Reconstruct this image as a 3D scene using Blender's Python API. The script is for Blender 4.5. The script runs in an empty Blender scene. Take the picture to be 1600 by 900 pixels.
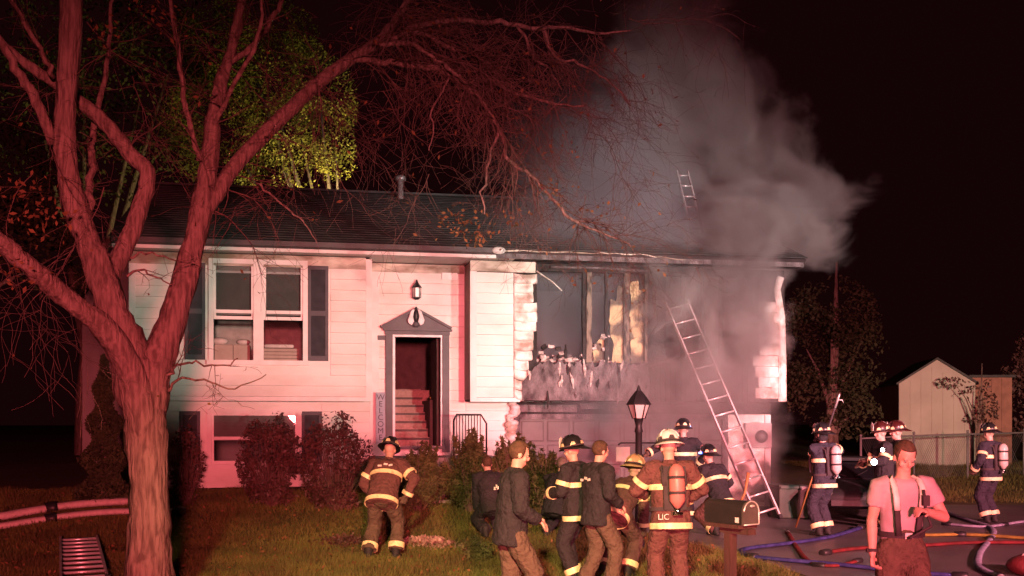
import bpy, bmesh, math, random
import numpy as np
import mathutils.noise as mnoise
from mathutils import Vector, Matrix, Quaternion
V = Vector
R = math.radians
rng = np.random.default_rng(7)
random.seed(7)
S = bpy.context.scene
C = S.collection

# ------------------------------------------------------------------ camera, sky, lights, exposure
F = 1715.0            # focal length in photo pixels (photo 1600 wide)
H0 = 662.0            # horizon row in the photo
CZ = 1.9              # eye height
cd = bpy.data.cameras.new('camera'); cam = bpy.data.objects.new('camera', cd); C.objects.link(cam)
cam.location = (0, 0, CZ); cam.rotation_euler = (R(90), 0, 0)
cd.sensor_width = 36; cd.lens = 36 * F / 1600; cd.shift_y = (H0 - 450) / 1600
cd.clip_start = .1; cd.clip_end = 2000
S.camera = cam

w = bpy.data.worlds.new('World'); S.world = w; w.use_nodes = True
wn = w.node_tree.nodes; wl = w.node_tree.links
bg = wn['Background']
sky = wn.new('ShaderNodeTexSky'); sky.sky_type = 'NISHITA'; sky.sun_disc = False
sky.sun_elevation = R(-8); sky.sun_rotation = R(200)
mixs = wn.new('ShaderNodeMixRGB'); mixs.blend_type = 'ADD'; mixs.inputs[0].default_value = 1
mixs.inputs[2].default_value = (.105, .0165, .022, 1)      # city glow and emergency-light glow in the night sky
wl.new(sky.outputs[0], mixs.inputs[1]); wl.new(mixs.outputs[0], bg.inputs[0])
bg.inputs[1].default_value = .06

def lamp(name, kind, loc, target, power, color, size=.4, cone=None, blend=.8, wide=1.0):
    d = bpy.data.lights.new(name, kind); d.energy = power; d.color = color
    d.shadow_soft_size = size
    if kind == 'SPOT':
        d.spot_size = R(cone); d.spot_blend = blend
    o = bpy.data.objects.new(name, d); C.objects.link(o); o.location = loc
    if target is not None:
        o.rotation_euler = (V(target) - V(loc)).to_track_quat('-Z', 'Y').to_euler()
        o.scale = (wide, 1, 1)
    return o
# emergency lights of the engines parked in the street behind the camera (flat wide beams); added lamps are marked
lamp('red_light', 'SPOT', (2.2, -10, 2.4), (-3.2, 14, 1.2), 31000, (1, .14, .165), .5, 31, 1, 2.0)
lamp('red_light', 'SPOT', (3.4, -18, 3.0), (6.6, 20, 3.6), 40000, (1, .20, .25), .4, 30, 1, 1.2)
lamp('red_light', 'SPOT', (15, -6, 7.0), (6.0, 18.0, .3), 84000, (1, .26, .30), .4, 22, 1, 1.5)  # lamp added to redden the driveway, not a known engine light
lamp('scene_light', 'SPOT', (9, -6, 2.3), (-1.3, 20.6, 3.9), 21500, (1, .93, .76), .3, 11, .9, 2.6)
lamp('scene_light', 'SPOT', (13, -2, 3.2), (3.5, 22.2, 4.9), 27000, (1, .94, .89), .3, 27, 1, 1)  # lamp added to brighten the smoke, engine on that side is made up
lamp('engine_amber_light', 'SPOT', (-1, -4, 6.0), (.2, 14.6, 0), 24000, (1, .64, .30), .3, 15, 1, 2.15)
lamp('engine_amber_light', 'SPOT', (7.5, -4, 3.0), (12.0, 29, 2.0), 26000, (1, .72, .50), .3, 12, 1, 1.4)
lamp('yard_light', 'SPOT', (-4.7, 30.4, 7.4), (-6.6, 33, 9.6), 1700, (1, .84, .34), .25, 135, .6)

S.view_settings.view_transform = 'Standard'; S.view_settings.look = 'None'
S.view_settings.exposure = 0; S.view_settings.gamma = 1
S.render.engine = 'CYCLES'
S.cycles.use_denoising = True
S.cycles.max_bounces = 6; S.cycles.diffuse_bounces = 2; S.cycles.glossy_bounces = 2
S.cycles.transmission_bounces = 4; S.cycles.transparent_max_bounces = 8; S.cycles.volume_bounces = 1
S.cycles.caustics_reflective = False; S.cycles.caustics_refractive = False
S.cycles.sample_clamp_indirect = 4
S.cycles.volume_max_steps = 64

# ------------------------------------------------------------------ materials
def nd(nt, kind, **kw):
    n = nt.nodes.new(kind)
    for k, v in kw.items(): setattr(n, k, v)
    return n
MATS = {}
def mat(name, col, rough=.7, col2=None, scale=6, bump=0, bscale=30, metal=0, spec=.4, stretch=(1, 1, 1), emit=None, estr=0, detail=4, lo=.35, hi=.65, coat=0, bdist=.02):
    m = bpy.data.materials.new(name); m.use_nodes = True; nt = m.node_tree
    b = nt.nodes['Principled BSDF']
    b.inputs['Roughness'].default_value = rough; b.inputs['Metallic'].default_value = metal
    b.inputs['Specular IOR Level'].default_value = spec; b.inputs['Coat Weight'].default_value = coat
    c2 = col2 or tuple(min(1, x * .72) for x in col)
    tc = nd(nt, 'ShaderNodeTexCoord'); mp = nd(nt, 'ShaderNodeMapping'); mp.inputs['Scale'].default_value = stretch
    nt.links.new(tc.outputs['Object'], mp.inputs[0])
    n = nd(nt, 'ShaderNodeTexNoise'); n.inputs['Scale'].default_value = scale; n.inputs['Detail'].default_value = detail
    nt.links.new(mp.outputs[0], n.inputs['Vector'])
    r = nd(nt, 'ShaderNodeValToRGB'); r.color_ramp.elements[0].position = lo; r.color_ramp.elements[1].position = hi
    r.color_ramp.elements[0].color = (*c2, 1); r.color_ramp.elements[1].color = (*col, 1)
    nt.links.new(n.outputs[0], r.inputs[0]); nt.links.new(r.outputs[0], b.inputs['Base Color'])
    if bump:
        n2 = nd(nt, 'ShaderNodeTexNoise'); n2.inputs['Scale'].default_value = bscale; n2.inputs['Detail'].default_value = 5
        nt.links.new(mp.outputs[0], n2.inputs['Vector'])
        bp = nd(nt, 'ShaderNodeBump'); bp.inputs['Strength'].default_value = bump; bp.inputs['Distance'].default_value = bdist
        nt.links.new(n2.outputs[0], bp.inputs['Height']); nt.links.new(bp.outputs[0], b.inputs['Normal'])
    if emit:
        b.inputs['Emission Color'].default_value = (*emit, 1); b.inputs['Emission Strength'].default_value = estr
    MATS[name] = m
    return m

mat('siding', (.76, .74, .68), .5, (.58, .55, .48), .9, .2, 40, stretch=(1, 1, 2.2), lo=.28, hi=.56, detail=8)
mat('siding_melted', (.76, .73, .66), .45, (.34, .28, .22), 4.5, .7, 14, lo=.34, hi=.56, detail=8)
mat('trim_white', (.78, .76, .72), .5, (.68, .65, .6), 3, .05)
mat('trim_sooty', (.62, .57, .47), .6, (.20, .15, .10), 1.6, .1, 30, lo=.40, hi=.62, stretch=(1, 1, 2.5))
mat('gutter_dark', (.06, .05, .05), .5)
mat('roofing', (.085, .088, .085), .85, (.05, .052, .05), 4, .6, 60)
mat('char', (.035, .032, .03), .9, (.012, .011, .01), 8, .8, 25)
mat('char_ash', (.22, .20, .20), .9, (.05, .045, .045), 5, 1.0, 30, detail=10, lo=.30, hi=.68, stretch=(1.3, 1.3, .8), bdist=.04)
mat('ash_pale', (.60, .56, .5), .9, (.22, .2, .18), 14, .9, 25)
mat('stud', (.20, .17, .13), .85, (.03, .027, .024), 5, .5, 25, stretch=(3, 3, .8), lo=.42, hi=.6)
mat('drywall', (.56, .48, .26), .88, (.11, .095, .07), 3.4, .6, 14, lo=.44, hi=.56, detail=9)
mat('soot_smoke_wall', (.46, .47, .48), .9, (.2, .2, .205), .8, .1, 8)  # soot grey, kept pale to stand in for lit smoke inside the room
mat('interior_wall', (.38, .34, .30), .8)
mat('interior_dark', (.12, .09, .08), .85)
mat('carpet', (.40, .26, .22), .95, (.3, .19, .16), 20, .3, 80)
mat('garage_door', (.155, .145, .135), .6, (.09, .083, .078), 1.2, .08, 40)
mat('shutter', (.055, .055, .062), .55, (.04, .04, .046), 6)
mat('entry_grey', (.095, .09, .095), .55, (.07, .066, .07), 4, .05)
mat('door_white', (.75, .73, .72), .4)
mat('blind', (.42, .40, .36), .8, (.34, .32, .29), 3)
mat('box_card', (.40, .33, .27), .85, (.33, .27, .22), 5)
mat('cushion', (.55, .5, .45), .9)
mat('iron', (.02, .02, .022), .45)
mat('brass', (.5, .36, .14), .35, metal=1)
mat('lantern_glass', (.6, .56, .52), .25, (.5, .46, .43), 5)
mat('bark', (.25, .18, .15), .95, (.12, .08, .066), 11, .55, 13, stretch=(2.4, 2.4, .34), lo=.36, hi=.6, detail=9, bdist=.07, spec=.15)
mat('twig', (.14, .09, .07), .85, (.09, .055, .045), 5)
mat('leaf_dry', (.19, .10, .035), .8, (.11, .05, .02), 3)
mat('leaf_yellow', (.17, .145, .016), .75, (.075, .07, .011), .8)
mat('leaf_olive', (.085, .075, .022), .8, (.045, .04, .012), .8)
mat('leaf_dark', (.05, .05, .02), .8, (.03, .03, .012), .8)
mat('leaf_reddened', (.13, .062, .05), .55, (.05, .028, .022), 3)  # red light on bush and tree leaves is mixed into this colour
mat('leaf_pale', (.40, .26, .22), .5)
mat('juniper', (.105, .105, .034), .8, (.055, .058, .02), 4)
mat('cedar', (.055, .062, .022), .85, (.03, .032, .012), 3)
mat('soil', (.06, .045, .03), .95, (.035, .026, .018), 5, .5)
mat('lawn', (.085, .080, .022), .95, (.055, .050, .016), 2.5, .6, 40)
mat('grass_blade', (.14, .135, .032), .8, (.085, .072, .02), 1.2)
mat('asphalt', (.12, .11, .115), .40, (.075, .068, .07), 1.2, .35, 55, spec=.5)
mat('concrete', (.28, .26, .24), .8, (.2, .185, .17), 2, .2)
mat('fence_metal', (.17, .16, .16), .5)
mat('aluminium', (.78, .77, .75), .38, (.62, .6, .6), 6, metal=.55)
mat('turnout_dark', (.028, .026, .032), .85, (.018, .017, .02), 14, 1.0, 24, bdist=.035, lo=.3, hi=.7)
mat('turnout_navy', (.034, .034, .052), .85, (.022, .022, .034), 14, 1.0, 24, bdist=.035, lo=.3, hi=.7)
mat('turnout_brown', (.12, .085, .06), .85, (.085, .06, .042), 14, 1.0, 24, bdist=.035, lo=.3, hi=.7)
mat('turnout_red', (.14, .062, .058), .85, (.1, .045, .042), 14, 1.0, 24, bdist=.035, lo=.3, hi=.7)
mat('tee', (.46, .38, .42), .8, (.36, .29, .33), 4, .3, 20)
mat('reflective', (.90, .80, .44), .4, (.52, .42, .22), 14, lo=.28, hi=.5)
mat('reflective_lime', (.62, .85, .12), .4)
mat('reflective_white', (.88, .84, .76), .4)
mat('helmet_black', (.02, .02, .022), .3, coat=.3)
mat('helmet_white', (.82, .78, .74), .35, coat=.2)
mat('helmet_tan', (.52, .36, .18), .4)
mat('helmet_red', (.055, .012, .012), .35, coat=.2)
mat('rubber', (.02, .02, .02), .7)
mat('skin', (.58, .37, .30), .55, (.50, .30, .24), 12)
mat('hair_brown', (.09, .05, .03), .8, (.05, .03, .018), 30, .5, 60)
mat('hair_grey', (.22, .17, .14), .8, (.12, .09, .075), 30, .5, 60)
mat('tank', (.55, .50, .48), .35, (.42, .38, .36), 5)
mat('tank_red', (.50, .20, .19), .4, (.40, .15, .14), 5)
mat('strap', (.05, .04, .045), .8)
mat('blue_led', (.1, .2, 1), .4, emit=(.10, .22, 1), estr=14)
mat('torch_lens', (1, 1, 1), .3, emit=(.9, .95, 1), estr=26)
mat('mailbox', (.028, .026, .026), .4, (.02, .018, .018), 5, .1)
mat('mailbox_door', (.10, .085, .08), .4, (.075, .065, .06), 8, .1)
mat('post_wood', (.085, .038, .034), .8, (.055, .027, .024), 5, .4, 30, stretch=(4, 4, .5))
mat('hose_blue', (.05, .055, .20), .95, (.025, .028, .11), 9, .8, 70, spec=.1)
mat('hose_yellow', (.30, .24, .05), .95, (.17, .13, .035), 7, .8, 70, spec=.1)
mat('hose_red', (.16, .028, .03), .95, (.09, .02, .02), 7, .8, 70, spec=.1)
mat('hose_pale', (.32, .34, .44), .95, (.19, .2, .27), 7, .8, 70, spec=.1)
mat('hose_white', (.62, .50, .46), .8, (.5, .38, .35), 14, .3, 60)
mat('car_paint', (.022, .022, .023), .55, (.012, .012, .013), 3)
mat('car_glass', (.015, .015, .018), .08, spec=.7)
mat('chrome', (.6, .6, .6), .2, metal=1)
mat('head_lamp', (.10, .10, .10), .25)
mat('shed_wall', (.46, .42, .35), .7, (.38, .34, .28), 1.5, .1, 20)
mat('brown_trim', (.27, .16, .13), .6, (.2, .12, .1), 4)
mat('brick_shed', (.34, .17, .12), .85, (.25, .125, .09), 5)
mat('wood_pole', (.42, .19, .07), .6, (.32, .14, .05), 8)
mat('bag', (.14, .02, .022), .7, (.1, .015, .016), 6, .4, 25)
mat('sign_blue', (.36, .40, .46), .7, (.3, .33, .39), 6)
mat('sign_letter', (.10, .09, .11), .7)
mat('eye_white', (.30, .27, .25), .6)
mat('orna_white', (.8, .78, .76), .5)
mat('meter_grey', (.36, .34, .33), .6)
mat('bin_green', (.075, .085, .065), .6, (.055, .062, .048), 4)
mat('siding_far', (.44, .40, .38), .7, (.36, .33, .31), 2)
# clear window glass
gm = bpy.data.materials.new('glass'); gm.use_nodes = True; gt = gm.node_tree
gt.nodes.remove(gt.nodes['Principled BSDF'])
_t = nd(gt, 'ShaderNodeBsdfTransparent'); _t.inputs[0].default_value = (.82, .84, .84, 1)
_g = nd(gt, 'ShaderNodeBsdfGlossy'); _g.inputs['Roughness'].default_value = .012
_f = nd(gt, 'ShaderNodeFresnel'); _f.inputs[0].default_value = 1.45
_m = nd(gt, 'ShaderNodeMixShader')
gt.links.new(_f.outputs[0], _m.inputs[0]); gt.links.new(_t.outputs[0], _m.inputs[1]); gt.links.new(_g.outputs[0], _m.inputs[2])
gt.links.new(_m.outputs[0], gt.nodes['Material Output'].inputs[0])
MATS['glass'] = gm

# ------------------------------------------------------------------ mesh helpers
class MB:
    def __init__(s): s.v = []; s.f = []; s.sm = []
    def add(s, vs, fs, smooth=False):
        k = len(s.v); s.v += [tuple(p) for p in vs]; s.f += [tuple(i + k for i in f) for f in fs]; s.sm += [smooth] * len(fs)
        return s
    def box(s, x0, x1, y0, y1, z0, z1, M=None):
        vs = [V((x, y, z)) for z in (z0, z1) for y in (y0, y1) for x in (x0, x1)]
        if M is not None: vs = [M @ p for p in vs]
        return s.add(vs, [(0, 2, 3, 1), (4, 5, 7, 6), (0, 1, 5, 4), (2, 6, 7, 3), (0, 4, 6, 2), (1, 3, 7, 5)])
    def cbox(s, c, d, M=None):
        return s.box(c[0]-d[0]/2, c[0]+d[0]/2, c[1]-d[1]/2, c[1]+d[1]/2, c[2]-d[2]/2, c[2]+d[2]/2, M)
    def tube(s, path, radii, n=8, flat=1.0, front=None, caps=True, smooth=True, round_caps=False):
        path = [V(p) for p in path]
        if not hasattr(radii, '__len__'): radii = [radii] * len(path)
        radii = list(radii)
        if round_caps:
            d0 = (path[0] - path[1]).normalized(); d1 = (path[-1] - path[-2]).normalized()
            r0, r1 = radii[0], radii[-1]; fm = flat if flat < 1 else 1
            path = [path[0] + d0 * r0 * .85 * fm, path[0] + d0 * r0 * .5 * fm] + path + [path[-1] + d1 * r1 * .5 * fm, path[-1] + d1 * r1 * .85 * fm]
            radii = [r0 * .45, r0 * .85] + radii + [r1 * .85, r1 * .45]
        N = len(path); vs = []; prev = None
        for i, p in enumerate(path):
            d = (path[min(i+1, N-1)] - path[max(i-1, 0)])
            d = d.normalized() if d.length > 1e-9 else V((0, 0, 1))
            if front is not None:
                a = V(front).cross(d)
                if a.length < 1e-3: a = d.orthogonal()
                a.normalize()
            elif prev is None: a = d.orthogonal().normalized()
            else:
                a = prev - d * prev.dot(d)
                a = a.normalized() if a.length > 1e-6 else d.orthogonal().normalized()
            prev = a; b = d.cross(a)
            for k in range(n):
                t = 2 * math.pi * k / n
                vs.append(p + a * (math.cos(t) * radii[i]) + b * (math.sin(t) * radii[i] * flat))
        fs = [(i*n + k, i*n + (k+1) % n, (i+1)*n + (k+1) % n, (i+1)*n + k) for i in range(N-1) for k in range(n)]
        if caps: fs += [tuple(range(n-1, -1, -1)), tuple((N-1)*n + k for k in range(n))]
        return s.add(vs, fs, smooth)
    def lathe(s, prof, n=20, M=None, smooth=True, sx=1, sy=1):
        vs = []; m = len(prof)
        for r, z in prof:
            for k in range(n):
                t = 2 * math.pi * k / n
                p = V((r * math.cos(t) * sx, r * math.sin(t) * sy, z))
                vs.append(M @ p if M is not None else p)
        fs = [(i*n + k, i*n + (k+1) % n, (i+1)*n + (k+1) % n, (i+1)*n + k) for i in range(m-1) for k in range(n)]
        fs += [tuple(range(n-1, -1, -1)), tuple((m-1)*n + k for k in range(n))]
        return s.add(vs, fs, smooth)
    def ball(s, c, r, n=14, m=9, M=None):
        c = V(c); r = r if hasattr(r, '__len__') else (r, r, r); vs = []
        for i in range(m + 1):
            ph = math.pi * (i + .001) / (m + .002)
            for k in range(n):
                t = 2 * math.pi * k / n
                o = V((math.sin(ph) * math.cos(t) * r[0], math.sin(ph) * math.sin(t) * r[1], math.cos(ph) * r[2]))
                vs.append(c + (M @ o if M is not None else o))
        fs = [(i*n + k, (i+1)*n + k, (i+1)*n + (k+1) % n, i*n + (k+1) % n) for i in range(m) for k in range(n)]
        fs += [tuple(range(n)), tuple(m*n + k for k in range(n-1, -1, -1))]
        return s.add(vs, fs, True)
    def prism(s, pts, ax, a0, a1):
        # polygon in the two remaining axes, extruded along axis ax (0 x, 1 y, 2 z)
        def mk(p, a):
            q = list(p); q.insert(ax, a); return V(q)
        n = len(pts)
        vs = [mk(p, a0) for p in pts] + [mk(p, a1) for p in pts]
        fs = [tuple(range(n-1, -1, -1)), tuple(range(n, 2*n))] + [(i, (i+1) % n, n + (i+1) % n, n + i) for i in range(n)]
        return s.add(vs, fs)
    def band(s, c, axis, r, flat, front, h, th=.006, n=28, x=None):
        c = V(c); d = V(axis).normalized(); a = V(front).cross(d).normalized(); b = d.cross(a)
        vs = []
        for (rr, zz) in ((r, -h/2), (r + th, -h/2), (r + th, h/2), (r, h/2)):
            for k in range(n):
                t = 2 * math.pi * k / n
                vs.append(c + d * zz + a * (math.cos(t) * rr) + b * (math.sin(t) * (rr * flat if rr == r else r * flat + th)))
        fs = [(i*n + k, i*n + (k+1) % n, ((i+1) % 4)*n + (k+1) % n, ((i+1) % 4)*n + k) for i in range(4) for k in range(n)]
        return s.add(vs, fs)
    def build(s, name, m, parent=None, recalc=True):
        me = bpy.data.meshes.new(name); me.from_pydata(s.v, [], s.f)
        if recalc and len(s.f) < 60000:
            bm = bmesh.new(); bm.from_mesh(me); bmesh.ops.recalc_face_normals(bm, faces=bm.faces); bm.to_mesh(me); bm.free()
        me.polygons.foreach_set('use_smooth', s.sm[:len(me.polygons)])
        me.materials.append(MATS[m]); me.update()
        return link(name, me, parent)
def link(name, me, parent=None):
    o = bpy.data.objects.new(name, me); C.objects.link(o)
    if parent is not None: o.parent = parent
    return o
def np_mesh(name, verts, nper, m, parent=None):
    """verts (n*nper,3): n separate polygons with nper corners"""
    n = len(verts) // nper
    me = bpy.data.meshes.new(name)
    me.vertices.add(len(verts)); me.vertices.foreach_set('co', np.asarray(verts, dtype=np.float32).ravel())
    me.loops.add(len(verts)); me.loops.foreach_set('vertex_index', np.arange(len(verts), dtype=np.int32))
    me.polygons.add(n); me.polygons.foreach_set('loop_start', np.arange(n, dtype=np.int32) * nper)
    me.polygons.foreach_set('loop_total', np.full(n, nper, dtype=np.int32))
    me.materials.append(MATS[m]); me.update(calc_edges=True)
    return link(name, me, parent)
def tag(o, label=None, cat=None, group=None, kind=None):
    if label: o['label'] = label
    if cat: o['category'] = cat
    if group: o['group'] = group
    if kind: o['kind'] = kind
    return o
def empty(name, loc, rz=0, parent=None):
    o = bpy.data.objects.new(name, None); C.objects.link(o); o.location = loc; o.rotation_euler = (0, 0, rz)
    o.empty_display_size = .2
    if parent: o.parent = parent
    return o
def copy_tree(o, parent=None):
    c = o.copy(); C.objects.link(c)
    if parent: c.parent = parent
    for ch in list(o.children): copy_tree(ch, c)
    return c
def bevel(o, wd=.01, seg=2):
    m = o.modifiers.new('bevel', 'BEVEL'); m.width = wd; m.segments = seg; m.limit_method = 'ANGLE'
    return o

def text_mesh(name, body, size, m, parent):
    cu = bpy.data.curves.new(name, 'FONT'); cu.body = body; cu.size = size; cu.align_x = 'CENTER'; cu.extrude = .002
    t = bpy.data.objects.new(name, cu); C.objects.link(t); bpy.context.view_layer.update()
    me = bpy.data.meshes.new_from_object(t.evaluated_get(bpy.context.evaluated_depsgraph_get()))
    bpy.data.objects.remove(t); me.materials.clear(); me.materials.append(MATS[m])
    return link(name, me, parent)
# ------------------------------------------------------------------ terrain
def sst(a, b, x):
    t = np.clip((np.asarray(x, float) - a) / (b - a), 0, 1); return t * t * (3 - 2 * t)
def gz(X, Y):
    X = np.asarray(X, float); Y = np.asarray(Y, float)
    z = .02 * np.clip(Y - 12, 0, 10)
    z = z + .55 * (1 - sst(.2, 2.2, X)) * sst(15.5, 19.8, Y) * (Y < 200)
    z = z + .56 * sst(21.8, 29, Y) * sst(5.0, 8, X) + .5 * sst(24, 60, Y)
    return z
def GZ(x, y): return float(gz(x, y))
def P(px, py, Y):            # a point seen at photo pixel px,py standing Y metres away
    return V(((px - 800) * Y / F, Y, CZ - (py - H0) * Y / F))
def G(px, py):               # where the ground is seen at that pixel
    Y = F * CZ / (py - H0)
    for _ in range(30):
        X = (px - 800) * Y / F
        Y = .5 * Y + .5 * F * (CZ - GZ(X, Y)) / (py - H0)
    X = (px - 800) * Y / F
    return V((X, Y, GZ(X, Y)))
def GX(px, Y):
    X = (px - 800) * Y / F; return V((X, Y, GZ(X, Y)))

def axis_steps():
    xs = np.concatenate([np.arange(-600, -40, 40), np.arange(-40, -14, 2), np.arange(-14, 16, .4), np.arange(16, 40, 2), np.arange(40, 601, 40)])
    ys = np.concatenate([np.arange(-200, -20, 20), np.arange(-20, 10, 1.5), np.arange(10, 32, .4), np.arange(32, 70, 2), np.arange(70, 801, 40)])
    return xs, ys
xs, ys = axis_steps()
gx, gy = np.meshgrid(xs, ys); zz = gz(gx, gy)
nx = len(xs)
mb = MB()
mb.v = list(zip(gx.ravel().tolist(), gy.ravel().tolist(), zz.ravel().tolist()))
mb.f = [(j*nx + i, j*nx + i + 1, (j+1)*nx + i + 1, (j+1)*nx + i) for j in range(len(ys)-1) for i in range(nx-1)]
mb.sm = [True] * len(mb.f)
tag(mb.build('ground', 'lawn'), kind='structure')

def strip(name, rows, m, lift, n=24):
    mb = MB()
    for (y, xl, xr) in rows:
        for k in range(n + 1):
            x = xl + (xr - xl) * k / n
            mb.v.append((x, y, GZ(x, y) + lift))
    for j in range(len(rows)-1):
        for k in range(n):
            a = j*(n+1) + k; mb.f.append((a, a+1, a+n+2, a+n+1)); mb.sm.append(True)
    return tag(mb.build(name, m), kind='structure')
def dleft(y):
    return float(np.interp(y, [9, 11, 13.7, 15.2, 16.2, 18, 20, 21.4], [4.4, 4.1, 3.55, 3.2, 2.8, 2.1, .9, .15]))
def dback(x): return 21.2 + .194 * x * .9
rows = [(y, dleft(y), 30) for y in np.arange(9.0, 22.9, .4)]
strip('driveway', rows, 'asphalt', .012, 60)
strip('street', [(y, -60, 60) for y in np.arange(-14, 9.1, 1.0)], 'asphalt', .008, 60)
mb = MB()
for i in range(40):
    x0 = -60 + i * 1.6
    mb.box(x0, x0 + 1.59, 9.02, 9.22, -.05, .12)
tag(mb.build('kerb', 'concrete'), kind='structure')

# grass blades on the lawn in view
def grass(name, n, x0, x1, y0, y1, keep, h0, h1, label):
    X = rng.uniform(x0, x1, n); Y = rng.uniform(y0, y1, n)
    k = keep(X, Y); X = X[k]; Y = Y[k]; n = len(X)
    Z = gz(X, Y); h = rng.uniform(h0, h1, n) * (.7 + .6 * np.sin(X * 2.1 + np.sin(Y * 1.7) * 2) ** 2)
    a = rng.uniform(0, 2*np.pi, n); wd = rng.uniform(.004, .008, n)
    ln = rng.normal(0, .5, (n, 2)) * h[:, None]
    base = np.stack([X, Y, Z], 1); dx = np.stack([np.cos(a)*wd, np.sin(a)*wd, np.zeros(n)], 1)
    tip = base + np.stack([ln[:, 0], ln[:, 1], h], 1)
    vs = np.stack([base - dx, base + dx, tip], 1).reshape(-1, 3)
    o = np_mesh(name, vs, 3, 'grass_blade'); tag(o, label, None, None, 'stuff'); return o
xl = np.vectorize(dleft)
grass('grass', 120000, -9.5, 3.5, 13.0, 19.6, lambda X, Y: X < xl(Y) - .05, .05, .11, 'olive green lawn grass in front of the house')
grass('grass', 26000, 7.6, 16, 23.0, 31, lambda X, Y: X > 0, .05, .11, 'dark lawn grass behind the driveway by the shed')

# ------------------------------------------------------------------ the house (local frame: x along the front, y into the house)
TH = R(11.2); cs, sn = math.cos(TH), math.sin(TH)
VF = -.65
OX, OY = -6.75 - .65 * sn, 19.4 + .65 * cs
house = empty('split_level_house', (OX, OY, 0), TH)
tag(house, 'white split level house with dark roof and burned out front room', 'house')
def U(px, v=VF):
    q = (px - 800) / F                       # X = q*Y
    # X = OX + u*cs - v*sn ; Y = OY + u*sn + v*cs
    return (q * (OY + v * cs) - OX + v * sn) / (cs - q * sn)
def UZ(px, py, v=VF):
    u = U(px, v); Y = OY + u * sn + v * cs
    return u, CZ - (py - H0) * Y / F
def ZZ(px, py, v=VF): return UZ(px, py, v)[1]
def HW(u, v, z): return V((OX + u*cs - v*sn, OY + u*sn + v*cs, z))   # house frame -> world
L = U(1224)                                  # house length
DEP = 8.0
ZE, ZU, ZT = 5.02, 2.36, 4.93                # eaves, underside of the overhang, wall top
ue, ur0, ur1 = U(584, 0), U(735, -.68), L    # entry bay start, right box start
VL, VR = -.62, -.70
uL1 = U(580, VL)
print('house', L, uL1, ue, ur0)

def clapboards(u0, u1, z0, z1, v, holes=(), h=.2, m='siding', gap=.0):
    n = max(1, round((z1 - z0) / h)); h = (z1 - z0) / n
    for i in range(n):
        a, b = z0 + i*h, z0 + (i+1)*h
        segs = [(u0, u1)]
        for (hu0, hu1, hz0, hz1) in holes:
            if b > hz0 + .02 and a < hz1 - .02:
                ns = []
                for s0, s1 in segs:
                    if hu0 > s0: ns.append((s0, min(s1, hu0)))
                    if hu1 < s1: ns.append((max(s0, hu1), s1))
                segs = [q for q in ns if q[1] - q[0] > .03]
        for s0, s1 in segs:
            mbx = MB(); j = random.uniform(-.002, .002)
            mbx.add([(s0, v, a), (s1, v, a), (s1, v, b), (s0, v, b),
                     (s0, v - .028 - j, a + .005), (s1, v - .028 - j, a + .005), (s1, v - .010, b - .0005), (s0, v - .010, b - .0005)],
                    [(0, 1, 5, 4), (4, 5, 6, 7), (7, 6, 2, 3), (0, 4, 7, 3), (1, 2, 6, 5), (0, 3, 2, 1)])
            mbx.build('siding_board', m, house)
def wallbox(mbx, u0, u1, z0, z1, v0, v1, holes=()):
    us = sorted({u0, u1, *[q for h in holes for q in h[:2]]}); zs = sorted({z0, z1, *[q for h in holes for q in h[2:]]})
    for i in range(len(us)-1):
        for k in range(len(zs)-1):
            cu, cz = (us[i]+us[i+1])/2, (zs[k]+zs[k+1])/2
            if any(h[0] < cu < h[1] and h[2] < cz < h[3] for h in holes): continue
            mbx.box(us[i], us[i+1], v0, v1, zs[k], zs[k+1])

# openings
wz0, wz1 = ZZ(400, 563), ZZ(400, 413)
W1 = (U(328, VL), U(479, VL), wz0, wz1)
lz0, lz1 = 1.15, ZZ(400, 646, 0)
W2 = (U(325, 0), U(470, 0), lz0, lz1)
dz0, dz1 = ZZ(650, 697, 0), ZZ(650, 527, 0)
D1 = (U(617, 0), U(688, 0), dz0, dz1)
bz0 = ZZ(870, 566, VR); bz1 = ZZ(870, 424, VR)
B1 = (U(837, VR), U(1012, VR), bz0, bz1)
B2 = (U(1040, VR), U(1172, VR), ZZ(1100, 560, VR), bz1 - .02)
GD = (U(812, 0), U(1128, 0), .1, ZZ(960, 655, 0))

# shell
mbx = MB(); wallbox(mbx, 0, uL1, ZU, ZT, VL, VL + .12, [W1]); mbx.build('wall', 'siding', house)
mbx = MB(); wallbox(mbx, 0, L, .0, ZT, 0.0, .14, [W2, D1, GD, (U(838, 0), L - .15, 2.62, ZT - .05), (.15, uL1 - .1, 2.62, ZT - .05)]); mbx.build('wall', 'siding', house)
mbx = MB(); wallbox(mbx, ur0, L, ZU, ZT, VR, VR + .12, [B1, B2]); mbx.build('burned_wall', 'char', house)
mbx = MB(); mbx.box(0, .14, .14, DEP, 0, ZT); mbx.box(L - .14, L, .14, DEP, 0, ZT); mbx.box(0, L, DEP - .14, DEP, 0, ZT - .01)
mbx.box(0, .14, VL + .12, 0, ZU, ZT); mbx.box(L - .14, L, VR + .12, 0, ZU, ZT); mbx.build('wall', 'siding', house)
mbx = MB(); mbx.box(.14, uL1, VL + .12, DEP - .14, ZU + .01, 2.6); mbx.box(ur0 + .01, L - .14, VR + .12, DEP - .14, ZU + .01, 2.6)
mbx.box(uL1, ur0 + .01, 1.9, DEP - .14, ZU + .01, 2.6); mbx.build('upper_floor', 'carpet', house)
mbx = MB(); mbx.box(.14, L - .14, .14, DEP - .14, ZT - .06, ZT + .02); mbx.box(.14, uL1 - .01, VL + .12, .14, ZT - .06, ZT + .01); mbx.box(ur0 + .01, L - .14, VR + .12, .14, ZT - .06, ZT + .01)
mbx.build('ceiling', 'soot_smoke_wall', house)
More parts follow.
